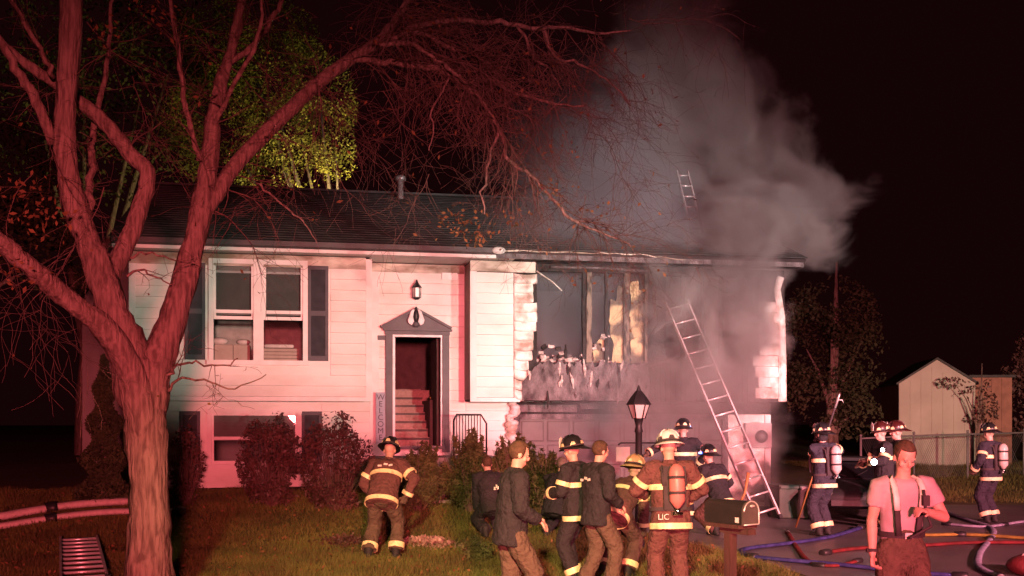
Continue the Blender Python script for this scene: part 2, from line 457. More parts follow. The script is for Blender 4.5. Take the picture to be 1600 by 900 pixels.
# partitions: entry stair hall, burned room
uh0, uh1 = D1[0] - .12, D1[1] + .28
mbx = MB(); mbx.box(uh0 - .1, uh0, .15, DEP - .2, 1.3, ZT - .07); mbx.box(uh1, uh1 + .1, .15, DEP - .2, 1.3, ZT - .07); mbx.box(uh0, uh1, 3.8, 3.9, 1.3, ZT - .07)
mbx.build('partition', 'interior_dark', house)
mbx = MB(); mbx.box(U(825, VR), L - .2, 2.9, 3.0, 2.61, ZT - .07); mbx.box(U(815, VR) + .0, U(815, VR) + .08, VR + .13, 2.9, 2.61, ZT - .07)
mbx.build('partition', 'soot_smoke_wall', house)
mbx = MB(); mbx.box(.15, uL1, 3.2, 3.3, 2.61, ZT - .07); mbx.build('partition', 'interior_wall', house)
# entry landing and stairs going up
mbx = MB(); mbx.box(uh0, uh1, .02, .9, dz0 - .2, dz0 - .005); mbx.build('landing', 'carpet', house)
for i in range(7):
    mbx = MB(); mbx.box(uh0 + .16, uh1 - .42, .62 + .25*i, .62 + .25*(i+1) + .02, dz0 - .1, dz0 + .165*(i+1) - .03)
    mbx.box(uh0 + .16, uh1 - .42, .60 + .25*i, .62 + .25*(i+1) + .01, dz0 + .165*(i+1) - .03, dz0 + .165*(i+1))
    so = mbx.build('stair_step', 'carpet', house)
    mbx = MB(); mbx.box(uh0 + .15, uh1 - .415, .585 + .25*i, .60 + .25*i, dz0 + .165*(i+1) - .055, dz0 + .165*(i+1) - .012); mbx.build('nosing', 'interior_dark', so)
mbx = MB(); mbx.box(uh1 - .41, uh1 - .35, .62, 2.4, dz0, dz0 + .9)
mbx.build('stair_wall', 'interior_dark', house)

# siding
clapboards(.09, uL1 - .1, ZU + .03, ZT - .19, VL - .002, [(U(288, VL) - .03, U(514, VL) + .03, wz0 - .1, wz1 + .09)], .2)
clapboards(ue + .1, ur0 - .02, 0.7, ZT - .14, -.002, [(U(601, 0), U(702, 0), 0, dz1 + .1)], .2)
clapboards(.05, ue - .02, .3, ZU - .03, -.002, [(U(280, 0), U(503, 0), lz0 - .1, lz1 + .06)], .2)
clapboards(ur0 + .11, U(802, VR), ZU + .03, ZT - .19, VR - .002, [], .2)
clapboards(ur0 + .02, U(800, 0), .4, ZU - .02, -.002, [], .2)
# heat-warped, sagging boards at the edge of the burn
n = 13; hh = (ZT - .2 - ZU - .03) / n
for i in range(n):
    a = ZU + .03 + i * hh; e0 = U(803, VR); low = max(0, 5 - i)
    e1 = U(836 - 3.2 * low + random.uniform(-5, 3), VR)
    m2 = MB(); K = 9
    for k in range(K + 1):
        t = k / K; u = e0 + (e1 - e0) * t
        bul = .03 + .022 * math.sin(t * math.pi * 1.3 + i) + random.uniform(0, .014) + .03 * max(0, t - .8)
        sag = -.02 * math.sin(t * math.pi) - .012 * low * t
        for (zf, vo) in ((0, 0), (.06, bul), (.35, bul * 1.15), (.75, bul * .7), (1.0, .012)):
            m2.v.append((u, VR - .004 - vo, a + zf * hh + sag))
    m2.f = [(k*5 + j, (k+1)*5 + j, (k+1)*5 + j + 1, k*5 + j + 1) for k in range(K) for j in range(4)] + [tuple(range(5)), tuple(K*5 + j for j in range(4, -1, -1))]
    m2.sm = [True] * len(m2.f)
    m2.build('warped_siding_board', 'siding_melted', house)
m2 = MB()
for i in range(9):
    c = UZ(798 + random.uniform(-5, 9), 630 + i * 6.5, -.12)
    m2.ball((c[0], -.07, c[1]), (random.uniform(.05, .2), .05, random.uniform(.05, .10)), 9, 6, Matrix.Rotation(random.uniform(-.5, .5), 3, 'Y'))
o = m2.build('melted_siding', 'siding_melted', house)
# remaining siding right of the burned opening, with a ragged left edge
n = 9; z0s, z1s = ZU + .03, ZZ(1195, 472, VR); hh = (z1s - z0s) / n
for i in range(n):
    e0 = U(1178 + random.uniform(-4, 9) + (10 if i > 6 else 0), VR); a = z0s + i * hh
    m2 = MB(); K = 6; e1 = L - .13
    for k in range(K + 1):
        u = e0 + (e1 - e0) * k / K; bul = .022 + random.uniform(0, .018)
        for (zf, vo) in ((0, 0), (.05, bul), (.9, bul * .5), (1, .008)):
            m2.v.append((u, VR - .004 - vo, a + zf * hh + random.uniform(-.006, .006)))
    m2.f = [(k*4 + j, (k+1)*4 + j, (k+1)*4 + j + 1, k*4 + j + 1) for k in range(K) for j in range(3)] + [tuple(range(4)), tuple(K*4 + j for j in range(3, -1, -1))]
    m2.sm = [False] * len(m2.f); m2.build('warped_siding_board', 'siding_melted', house)

# trim
def part(name, m, *boxes):
    q = MB()
    for b in boxes: q.box(*b)
    return q.build(name, m, house)
part('corner_board', 'trim_white', (-.02, .09, VL - .034, VL + .1, ZU, ZT - .0))
part('corner_board', 'trim_white', (uL1 - .1, uL1 + .012, VL - .034, VL + .13, ZU, ZT - .0))
part('corner_board', 'trim_white', (uL1 + .014, ue + .1, -.034, .0, .5, ZT - .14))
part('corner_board', 'trim_white', (ur0 - .012, ur0 + .11, VR - .036, VR + .0, ZU, ZT - .18))
part('return_wall', 'brown_trim', (ur0 - .01, ur0 + .02, VR + .002, -.001, ZU, ZT))
part('frieze_board', 'trim_sooty', (-.02, uL1 - .101, VL - .042, VL, ZT - .19, ZT + .02))
part('frieze_board', 'trim_sooty', (ue - .05, ur0 - .02, -.042, 0, ZT - .14, ZT + .02))
part('frieze_board', 'trim_sooty', (ur0 - .01, U(836, VR), VR - .044, VR, ZT - .18, ZT + .02))
part('base_trim', 'trim_white', (-.02, uL1 + .01, VL - .04, VL + .02, ZU - .05, ZU + .028))
part('base_trim', 'trim_white', (ur0 - .01, U(812, VR), VR - .04, VR + .02, ZU - .05, ZU + .028))
# bent corner trim at the far end of the burn
q = MB(); zc = ZZ(1215, 436, VR)
pts = [(L - .06, ZU - .02), (L - .06, 3.2), (L - .08, 4.0), (L - .17, 4.55), (L - .10, 4.8), (L - .12, zc)]
q.tube([(u, VR - .04, z) for u, z in pts], [.085, .08, .075, .07, .08, .06], 6, .35, (0, 1, 0), smooth=False); q.build('bent_corner_trim', 'siding_melted', house)
part('soffit', 'trim_white', (-.25, U(800), -1.0, VL + .05, ZE - .05, ZE - .02), (uL1 - .02, ur0 + .02, VL + .051, .06, ZE - .05, ZE - .02))
part('soffit', 'char', (U(800) + .002, L + .25, -1.0, VR + .05, ZE - .05, ZE - .02))
part('overhang_underside', 'trim_white', (0, uL1, VL + .01, .0, ZU - .02, ZU + .0))
part('overhang_underside', 'char', (ur0, L, VR + .01, .0, ZU - .03, ZU + .0))
part('fascia', 'trim_white', (-.25, U(775, -1.02), -1.03, -1.0, ZE - .06, ZE + .10))
part('fascia', 'char_ash', (U(775, -1.02) + .002, L + .25, -1.03, -1.0, ZE - .06, ZE + .10))
q = MB(); q.prism([(-1.03, ZE + .0), (-1.12, ZE + .03), (-1.14, ZE + .115), (-1.03, ZE + .115)], 0, -.25, U(779, -1.1)); q.build('gutter', 'gutter_dark', house)
q = MB()
pp = [(U(px, -1.1), -1.08 - .02*random.random(), ZE + .08 + random.uniform(-.012, .012) + (.0 if px < 1000 else -.0012 * (px - 1000))) for px in range(783, 1080, 12)]
q.tube(pp, [(.020 if i % 3 else .008) * (1 - .5*i/len(pp)) for i in range(len(pp))], 6); q.build('warped_gutter_edge', 'trim_sooty', house)
q = MB(); c = UZ(779, 397, -1.1); q.ball((c[0], -1.12, ZE + .07), (.13, .07, .07), 12, 8); q.build('eave_siren_light', 'trim_white', house)  # small bright siren light at the eave, its brightness only white paint
q = MB(); q.box(U(690, 0), U(714, 0), -.055, -.03, ZT - .26, ZT - .13); o = q.build('vent', 'trim_white', house)
# shingled roof: two slopes of overlapping courses
RV, RZ = DEP / 2 - .1, 7.08
def roof_slope(v0, z0, v1, z1, name):
    q = MB(); n = 26
    for i in range(n):
        t0, t1 = i/n, (i+1)/n + .01
        va, za, vb, zb = v0+(v1-v0)*t0, z0+(z1-z0)*t0, v0+(v1-v0)*t1, z0+(z1-z0)*t1
        u = -.3; k = 0
        while u < L + .3:
            wd = random.uniform(.28, .36); ub = min(L + .3, u + wd - .006); j = random.uniform(0, .004)
            q.add([(u, va, za + .018 + j), (ub, va, za + .018 + j), (ub, vb, zb + .012), (u, vb, zb + .012), (u, va, za + .005), (ub, va, za + .005)],
                  [(0, 1, 2, 3), (4, 5, 1, 0)])
            u += wd
    o = q.build(name, 'roofing', house, recalc=False); tag(o, kind='stuff')
roof_slope(-1.1, ZE + .10, RV, RZ, 'shingles'); roof_slope(DEP + .4, ZE + .10, RV, RZ, 'shingles')
q = MB(); q.prism([(-1.08, ZE + .09), (RV, RZ - .01), (DEP + .38, ZE + .09), (DEP + .38, ZE - .0), (RV, RZ - .14), (-1.0, ZE - .0)], 0, -.28, L + .28); q.build('roof_deck', 'gutter_dark', house)
q = MB(); q.prism([(-.0, ZT + .02), (RV, RZ - .16), (DEP, ZT + .02)], 0, 0.0, .12); q.build('gable_wall', 'siding', house)
q = MB(); q.prism([(-.0, ZT + .02), (RV, RZ - .16), (DEP, ZT + .02)], 0, L - .12, L - .0); q.build('gable_wall', 'siding', house)
q = MB(); q.box(-.3, L + .3, RV - .14, RV + .14, RZ + .0, RZ + .045); q.build('ridge_cap', 'roofing', house)
q = MB(); uu = U(626, 3.4); q.lathe([(.06, RZ - .4), (.06, RZ + .22), (.115, RZ + .22), (.115, RZ + .30), (.03, RZ + .34)], 14, Matrix.Translation((uu, 3.4, 0))); q.build('roof_vent_pipe', 'aluminium', house)

# double-hung windows
def window(u0, u1, z0, z1, v, mull, name='window', open_lower=True):
    fr = MB()
    t = .085
    fr.box(u0 - .02, u0 + t - .02, v - .06, v + .06, z0, z1); fr.box(u1 - t + .02, u1 + .02, v - .06, v + .06, z0, z1)
    fr.box(u0 - .02, u1 + .02, v - .062, v + .06, z1, z1 + t); fr.box(u0 - .05, u1 + .05, v - .095, v + .06, z0 - t, z0 - .001)
    if mull: 
        um = (u0 + u1) / 2; fr.box(um - .09, um + .09, v - .058, v + .06, z0, z1)
    wo = fr.build(name, 'trim_white', house)
    lights = [(u0 + t - .02, (u0+u1)/2 - .09), ((u0+u1)/2 + .09, u1 - t + .02)] if mull else [(u0 + t - .02, u1 - t + .02)]
    for a, b in lights:
        zm = z0 + (z1 - z0) * .50
        for (s0, s1, vv) in ((zm - .02, z1, v - .005), (zm - .13 if open_lower else z0, zm + (z1-zm)*.86 if open_lower else zm + .02, v + .035)):
            sf = MB(); k = .04
            sf.box(a, a + k, vv - .015, vv + .015, s0, s1); sf.box(b - k, b, vv - .015, vv + .015, s0, s1)
            sf.box(a + k, b - k, vv - .015, vv + .015, s0, s0 + .06); sf.box(a + k, b - k, vv - .015, vv + .015, s1 - k, s1)
            sf.build('sash', 'trim_white', wo)
            g = MB(); g.box(a + k, b - k, vv - .003, vv + .003, s0 + .06, s1 - k); g.build('pane', 'glass', wo)
        bl = MB()
        for i in range(18):
            zb0 = zm - .04 + (z1 - zm + .03) * i / 18; zb1 = zm - .04 + (z1 - zm + .03) * (i + 1) / 18
            bl.add([(a, v + .10, zb0), (b, v + .10, zb0), (b, v + .085, zb1 - .002), (a, v + .085, zb1 - .002)], [(0, 1, 2, 3)])
        bl.build('window_blind', 'blind', wo)
    return wo
window(*W1, VL, True)
window(*W2, 0.0, False, open_lower=False)
def shutter(u0, u1, z0, z1, v):
    q = MB(); t = .055
    q.box(u0, u0 + t, v - .06, v - .028, z0, z1); q.box(u1 - t, u1, v - .06, v - .028, z0, z1)
    zm = z0 + (z1 - z0) * .5
    for a, b in ((z0, z0 + .09), (zm - .045, zm + .045), (z1 - .07, z1)): q.box(u0 + t, u1 - t, v - .06, v - .028, a, b)
    so = q.build('shutter', 'shutter', house)
    q = MB()
    for a, b in ((z0 + .09, zm - .045), (zm + .045, z1 - .07)):
        n = max(2, int((b - a) / .042))
        for i in range(n):
            za = a + (b - a) * i / n; h = (b - a) / n
            q.add([(u0 + t, v - .056, za), (u1 - t, v - .056, za), (u1 - t, v - .032, za + h * 1.15), (u0 + t, v - .032, za + h * 1.15)], [(0, 1, 2, 3)])
    tag(q.build('louvres', 'shutter', so), kind='stuff')
shutter(U(289, VL), U(321, VL), wz0, wz1 - .0, VL); shutter(U(481, VL), U(513, VL), wz0, wz1 - .0, VL)
shutter(U(281, 0), U(313, 0), lz0, lz1 + .04, 0); shutter(U(471, 0), U(503, 0), lz0, lz1 + .04, 0)

# entry: pilasters, pediment, ornament, door frame, open door, wall lantern, house number plate, bell
part('pilaster', 'entry_grey', (U(602, 0), U(613, 0), -.09, -.03, dz0 - .12, dz1 + .04), (U(601, 0), U(614, 0), -.10, -.03, dz0 - .12, dz0 + .12))
part('pilaster', 'entry_grey', (U(690.5, 0), U(701, 0), -.09, -.03, dz0 - .12, dz1 + .04), (U(690, 0), U(702, 0), -.10, -.03, dz0 - .12, dz0 + .12))
part('entablature', 'entry_grey', (U(601, 0), U(702, 0), -.1, -.03, dz1 + .042, dz1 + .11), (U(598, 0), U(705, 0), -.15, -.03, dz1 + .112, dz1 + .15))
pa, pb, pc = UZ(596, 516, -.15), UZ(705, 517, -.15), UZ(650, 486, -.15)
zb = dz1 + .152
q = MB(); q.prism([(pa[0], zb), (pb[0], zb), (pc[0], pc[1] + .02)], 1, -.10, -.03); q.build('pediment', 'entry_grey', house)
q = MB()
for (e, f) in ((pa, pc), (pb, pc)):
    d = V((f[0]-e[0], 0, pc[1] + .02 - zb)); n_ = V((-d.z, 0, d.x)).normalized() * .045
    if n_.z < 0: n_ = -n_
    p0, p1 = V((e[0], 0, zb)), V((f[0], 0, pc[1] + .02))
    q.prism([(p0.x, p0.z), (p1.x, p1.z), (p1.x + n_.x, p1.z + n_.z), (p0.x + n_.x, p0.z + n_.z)], 1, -.16, -.03)
q.build('raking_cornice', 'entry_grey', house)
oc = UZ(650, 495, -.16); k = 20.4 / F
def orn(dx, dy): return (oc[0] + dx * k, oc[1] - dy * k)
for sgn in (-1, 1):
    q = MB(); q.prism([orn(sgn*x, y) for x, y in ((1, -11), (5, -12), (9, -8), (11, -1), (13.5, 5), (12, 11), (7, 14), (3, 8), (5, 0), (4, -6))], 1, -.195, -.105); bevel(q.build('ornament_wing', 'orna_white', house), .01, 2)
q = MB(); q.ball((oc[0], -.185, oc[1] + .02), (.055, .05, .13), 12, 9); q.ball((oc[0], -.185, oc[1] + .15), (.028, .03, .04), 8, 6); q.build('ornament_body', 'iron', house)
q = MB(); q.ball((oc[0], -.17, oc[1] - .14), (.075, .04, .065), 12, 8); q.build('ornament_base', 'entry_grey', house)
fr = part('door_frame', 'door_white', (D1[0] - .075, D1[0] + .0, -.06, .13, dz0, dz1 + .06), (D1[1], D1[1] + .03, -.06, .13, dz0, dz1 + .06), (D1[0] + .001, D1[1] - .001, -.06, .13, dz1, dz1 + .06))
part('threshold', 'entry_grey', (D1[0] - .16, D1[1] + .12, -.14, .13, dz0 - .06, dz0 - .004))
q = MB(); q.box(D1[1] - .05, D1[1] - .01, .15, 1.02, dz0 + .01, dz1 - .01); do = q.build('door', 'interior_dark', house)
q = MB(); q.ball((D1[1] - .08, .93, dz0 + .95), .032, 10, 7); q.build('handle', 'brass', do)
lc = UZ(651, 452, -.12)
q = MB(); q.lathe([(.065, -.13), (.085, .05), (.085, .055), (.065, -.125)], 6, Matrix.Translation((lc[0], -.15, lc[1] - .03)), smooth=False); lo = q.build('wall_lantern', 'lantern_glass', house)
q = MB(); q.lathe([(.10, .05), (.08, .09), (.03, .15), (.012, .21)], 6, Matrix.Translation((lc[0], -.15, lc[1] - .03)), smooth=False); q.box(lc[0] - .02, lc[0] + .02, -.15, -.02, lc[1] + .03, lc[1] + .07)
q.lathe([(.03, -.17), (.07, -.135), (.07, -.125)], 6, Matrix.Translation((lc[0], -.15, lc[1] - .03)), smooth=False)
for a in range(6): q.cbox((lc[0] + .078*math.cos(a*math.pi/3), -.15 + .078*math.sin(a*math.pi/3), lc[1] - .07), (.012, .012, .19))
q.build('lantern_cap', 'iron', lo)
a = UZ(590, 531, -.05); b = UZ(602, 524, -.05); part('number_plate', 'entry_grey', (a[0], b[0], -.05, -.028, a[1], b[1]))

# concrete stoop under the door with its iron railing
q = MB(); sz = dz0 - .18
q.box(D1[0] - .5, D1[1] + .95, -1.5, -.03, .2, sz); q.build('stoop', 'concrete', house)
for i in range(4):
    q = MB(); q.box(D1[0] - .1, D1[1] + .1, -1.5 - .28*(i+1), -1.5 - .28*i, .2, sz - .17*(i+1)); q.build('stoop_step', 'concrete', house)
rl = MB(); ra, rb = U(709, -1.3), U(760, -1.3); rz = ZZ(735, 648, -1.3); rb0 = sz + .08
rl.tube([(ra, -1.3, rz - .1), (ra + .05, -1.3, rz), (rb - .1, -1.3, rz), (rb, -1.3, rz - .16), (rb, -1.3, sz)], .018, 6); rl.tube([(ra, -1.3, rz - .1), (ra, -1.3, sz)], .018, 6); rl.tube([(ra, -1.3, rb0), (rb, -1.3, rb0)], .014, 6)
ro = rl.build('stoop_railing', 'iron', house)
for i in range(9):
    q = MB(); x = ra + (rb - .06 - ra) * (i + 1) / 10; q.tube([(x, -1.3, rb0), (x, -1.3, rz)], .009, 5); q.build('baluster', 'iron', ro)

# garage door: rows of panels in a frame
fo = part('garage_door', 'garage_door', (GD[0], GD[1], .04, .08, GD[2], GD[3]))
for r_ in range(4):
    for c_ in range(8):
        hgt = (GD[3] - GD[2]) / 4; wd = (GD[1] - GD[0]) / 8
        q = MB(); x0, z0 = GD[0] + c_*wd + .03, GD[2] + r_*hgt + .03
        q.add([(x0, .038, z0), (x0+wd-.06, .038, z0), (x0+wd-.06, .038, z0+hgt-.06), (x0, .038, z0+hgt-.06),
               (x0+.03, .022, z0+.03), (x0+wd-.09, .022, z0+.03), (x0+wd-.09, .022, z0+hgt-.09), (x0+.03, .022, z0+hgt-.09)],
              [(0, 1, 5, 4), (1, 2, 6, 5), (2, 3, 7, 6), (3, 0, 4, 7), (4, 5, 6, 7)])
        q.build('panel', 'garage_door', fo)
part('garage_trim', 'char_ash', (GD[0] - .12, GD[0], -.03, .06, .1, GD[3] + .1))
part('garage_trim', 'char_ash', (GD[1], GD[1] + .12, -.03, .06, .1, GD[3] + .1))
part('garage_trim', 'char_ash', (GD[0] + .001, GD[1] - .001, -.03, .06, GD[3] + .001, GD[3] + .099))
part('garage_header', 'char', (GD[0] - .16, L, -.05, .0, GD[3] + .1, ZU - .035))
part('header_board', 'char_ash', (GD[0] - .1, U(900, 0), -.075, -.052, GD[3] + .14, ZU - .09))
part('header_board', 'char_ash', (U(905, 0), U(943, 0), -.075, -.052, GD[3] + .2, ZU - .06))
part('header_board', 'stud', (U(950, 0), U(1040, 0), -.075, -.052, GD[3] + .13, ZU - .12))
# charred lower skin of the burned bay
q = MB(); K = 64; rowsz = 16; jag = [random.uniform(-.09, .10) for _ in range(K + 2)]
e0, e1 = U(815, VR), U(1012, VR)
for k in range(K + 1):
    t = k / K; u = e0 + (e1 - e0) * t
    top = bz0 - .02 + jag[k // 3] * .6 + jag[k] * .3; top = min(top, ZU + .25 + (top - ZU - .25) * min(1, t * 6 + .15))
    for j in range(rowsz + 1):
        s = j / rowsz
        q.v.append((u, VR - .02 - random.uniform(0, .03) - .05 * max(0, mnoise.fractal(V((k*.16, j*.22, 3.3)), 1, 2, 4) + .3), ZU - .02 + (top - ZU + .02) * s))
q.f = [(k*(rowsz+1) + j, (k+1)*(rowsz+1) + j, (k+1)*(rowsz+1) + j + 1, k*(rowsz+1) + j + 1) for k in range(K) for j in range(rowsz)]
q.sm = [True] * len(q.f); q.build('charred_sheathing', 'char_ash', house)
q = MB()
for k in range(20):
    u0_ = U(1015 + 8*k, VR); q.box(u0_, u0_ + .085, VR - .03 - random.uniform(0, .03), VR - .003, ZU - .02, ZZ(1100, 566 + random.uniform(-8, 12), VR))
q.build('charred_cladding', 'char', house)
for k in range(26):
    px = random.uniform(818, 1008); u_, z_ = UZ(px, random.uniform(560, 612), VR); l_ = random.uniform(.12, .45)
    q = MB(); a_ = random.uniform(-.5, .5)
    q.tube([(u_, VR - .07, z_), (u_ + a_*.1, VR - .09 - random.random()*.03, z_ - l_*.5), (u_ + a_*l_*.6, VR - .06, z_ - l_)], [.012, .03, .008], 5, .4, (0, 1, 0), smooth=False)
    q.build('charred_strip', random.choice(['char', 'char_ash', 'char_ash', 'ash_pale']), house)
# studs, drywall, debris in the opening
for px, wpx, m_ in ((837.5, 3, 'char'), (913, 5, 'char'), (921, 9, 'stud'), (948, 4, 'char'), (980, 9, 'stud'), (1010, 5, 'stud'), (1068, 6, 'char'), (1098, 5, 'char'), (1128, 6, 'char'), (1160, 7, 'stud')):
    u_ = U(px, VR); wd = wpx * .0122
    q = MB(); N_ = 8
    for i in range(N_ + 1):
        z = bz0 - .25 + (bz1 + .12 - bz0 + .25) * i / N_; j = random.uniform(-.006, .006); jw = random.uniform(.85, 1.1)
        q.v += [(u_ - wd/2*jw + j, VR + .005, z), (u_ + wd/2*jw + j, VR + .005, z), (u_ + wd/2*jw + j, VR + .1, z), (u_ - wd/2*jw + j, VR + .1, z)]
    q.f = [(i*4 + k, i*4 + (k+1) % 4, (i+1)*4 + (k+1) % 4, (i+1)*4 + k) for i in range(N_) for k in range(4)] + [(3, 2, 1, 0), tuple(N_*4 + k for k in range(4))]
    q.sm = [False]*len(q.f); q.build('stud', m_, house)
def sheet(name, m_, pts, v, th=.015):
    rag = []
    for i in range(len(pts)):
        (xa, ya), (xb, yb) = pts[i], pts[(i+1) % len(pts)]; k = max(1, int(math.hypot(xb-xa, yb-ya) / 7))
        for j in range(k): rag.append((xa + (xb-xa)*j/k + random.uniform(-2.2, 2.2), ya + (yb-ya)*j/k + random.uniform(-2.2, 2.2)))
    q = MB(); q.prism([UZ(px, py, v) for px, py in rag], 1, v, v + th); return q.build(name, m_, house)
sheet('drywall_sheet', 'drywall', [(952, 597), (978, 597), (978, 452), (968, 446), (962, 470), (953, 468), (952, 500), (958, 540)], VR + .115)
sheet('drywall_sheet', 'drywall', [(985, 595), (1009, 595), (1009, 458), (1000, 452), (996, 438), (985, 442)], VR + .115)
sheet('drywall_sheet', 'drywall', [(926, 600), (950, 600), (950, 520), (938, 530), (926, 545)], VR + .13)
sheet('drywall_sheet', 'drywall', [(1014, 595), (1038, 594), (1038, 572), (1025, 570), (1014, 560)], VR + .10)
sheet('drywall_sheet', 'char_ash', [(1110, 606), (1150, 604), (1150, 560), (1135, 552), (1112, 566)], VR + .10)
for i in range(46):
    px, py = random.uniform(840, 948), 0
    t = (px - 840) / 108; py = 560 - 22 * (.5 + .5 * math.sin(t * 9)) * random.random() - (25 * max(0, t - .75) * 4 * random.random())
    u_, z_ = UZ(px, py, VR + .1); sx = random.uniform(.03, .13)
    M_ = Matrix.Translation((u_, VR + random.uniform(.03, .3), z_)) @ Matrix.Rotation(random.uniform(-.7, .7), 4, 'Y') @ Matrix.Rotation(random.uniform(-.6, .6), 4, 'X')
    q = MB(); q.cbox((0, 0, 0), (sx, random.uniform(.02, .1), random.uniform(.015, .07)), M_); q.build('debris_piece', random.choice(['ash_pale', 'ash_pale', 'char_ash', 'char']), house)
q = MB()
for i in range(60):
    px = random.uniform(838, 952); u_, z_ = UZ(px, 565, VR + .1)
    q.ball((u_, VR + random.uniform(.05, .35), z_ + random.uniform(-.04, .09)), (random.uniform(.03, .1), .06, random.uniform(.02, .06)), 6, 4)
tag(q.build('ash_heap', 'ash_pale', house), kind='stuff')
q = MB(); u_, z_ = UZ(885, 560, VR); q.lathe([(.035, 0), (.04, .12), (.018, .2), (.016, .27)], 10, Matrix.Translation((u_, VR + .06, z_))); q.build('burned_bottle', 'char', house)
q = MB(); e = [UZ(838, 424, VR - .06), UZ(862, 440, VR - .06), UZ(878, 455, VR - .06)]
q.tube([(a[0], VR - .08, a[1]) for a in e], [.02, .015, .008], 5); q.build('hanging_strip', 'siding_melted', house)
for (xa, ya, xb, yb) in ((860, 418, 1010, 424), (1020, 520, 1050, 500), (1015, 575, 1060, 560), (1030, 485, 1050, 487)):
    a, b = UZ(xa, ya, VR), UZ(xb, yb, VR); q = MB(); q.tube([(a[0], VR - .03, a[1]), ((a[0]+b[0])/2, VR - .05, (a[1]+b[1])/2 + .02), (b[0], VR - .03, b[1])], [.03, .022, .03], 5); q.build('burned_timber', 'char_ash', house)
# lower wall right of the garage with the meter, and its corner post
clapboards(GD[1] + .13, L - .12, .3, GD[3] - .05, -.002, [], .2, 'siding_melted')
part('corner_post', 'trim_white', (L - .11, L + .01, -.04, .1, .15, GD[3] + .09))
a, b = UZ(1164, 700, -.1), UZ(1205, 661, -.1)
q = MB(); q.box(a[0], b[0], -.13, -.03, a[1], b[1]); mo = bevel(q.build('utility_meter', 'meter_grey', house), .01)
q = MB(); q.lathe([(.13, 0), (.13, .05), (.10, .09), (.04, .11)], 16, Matrix.Translation(((a[0]+b[0])/2 + .05, -.13, (a[1]+b[1])/2 - .02)) @ Matrix.Rotation(R(90), 4, 'X')); q.build('meter_dial', 'iron', mo)
part('foundation', 'concrete', (-.0, GD[0] - .15, -.05, -.003, 0.1, .68), )

# things seen through the open sash and at the door
def in_house(o, u, v, z, rz=0):
    o.location = HW(u, v, z); o.rotation_euler = (0, 0, TH + rz); return o
def carton(wd, dp, h, label):
    q = MB(); q.box(-wd/2, wd/2, -dp/2, dp/2, 0, h); o = q.build('cardboard_box', 'box_card'); bevel(o, .01)
    for s in (-1, 1):
        f = MB(); f.box(-wd/2 + .01, wd/2 - .01, s*dp/4 - dp/4 + .004, s*dp/4 + dp/4 - .004, h + .002, h + .01); f.build('flap', 'box_card', o)
    t = MB(); t.box(-.03, .03, -dp/2 - .003, dp/2 + .003, h + .011, h + .014); t.build('tape', 'cushion', o)
    return tag(o, label, 'box', 'boxes stacked inside the open window')
zf = 2.6
zsill = wz0
q = MB(); q.box(-.9, .9, -.25, .25, 0, .04); q.box(-.86, -.8, -.22, .22, -(zsill - zf) + .1, 0); q.box(.8, .86, -.22, .22, -(zsill - zf) + .1, 0); tb = q.build('shelf_table', 'interior_dark')
tag(in_house(tb, (W1[0]+W1[1])/2, VL + .5, zsill - .1), 'dark shelf table just inside the open upper window', 'table')
for (px, wd, h, lab) in ((350, .33, .36, 'cardboard box under the lower edge of the left sash, leftmost'), (378, .30, .36, 'cardboard box beside the middle bar of the double window')):
    in_house(carton(wd, .3, h, lab), U(px, VL + .45), VL + .5, zsill - .06)
q = MB(); q.ball((0, 0, .06), (.16, .12, .075)); o = q.build('cushion', 'cushion'); tag(in_house(o, U(343, VL + .45), VL + .47, zsill + .31), 'pale rolled cushion on top of the leftmost box', 'cushion')
q = MB(); q.ball((0, 0, .05), (.13, .11, .06)); o = q.build('cushion', 'cushion'); tag(in_house(o, U(380, VL + .45), VL + .47, zsill + .31), 'small pale cushion on the box beside the middle bar', 'cushion')
q = MB(); 
for i in range(5): q.box(-.33, .33, -.15, .15, i*.062, i*.062 + .055)
o = q.build('folded_blankets', 'box_card'); tag(in_house(o, U(438, VL + .45), VL + .5, zsill - .06), 'stack of folded brown blankets in the right half of the window', 'blankets')
q = MB(); q.box(-.27, .27, -.13, .13, 0, .07); o = bevel(q.build('folded_towel', 'cushion'), .03, 3); tag(in_house(o, U(436, VL + .45), VL + .5, zsill + .255), 'pale folded towel lying on the stack of blankets', 'towel')

# welcome sign leaning by the door
sg = empty('welcome_sign', HW(U(594.5, -.2), -.22, sz), TH); sg.location.z = ZZ(594, 693, -.2)
hgt = ZZ(594, 613, -.2) - sg.location.z
q = MB(); q.box(-.085, .085, -.012, .012, 0, hgt); q.build('board', 'sign_blue', sg)
for i, ch in enumerate('WELCOME'):
    o = text_mesh('letter', ch, .15, 'sign_letter', sg)
    o.location = (0, -.0145, hgt - .04 - (i + .8) * (hgt - .06) / 7.15); o.rotation_euler = (R(90), 0, 0)
tag(sg, 'narrow upright WELCOME board standing left of the front door', 'sign')
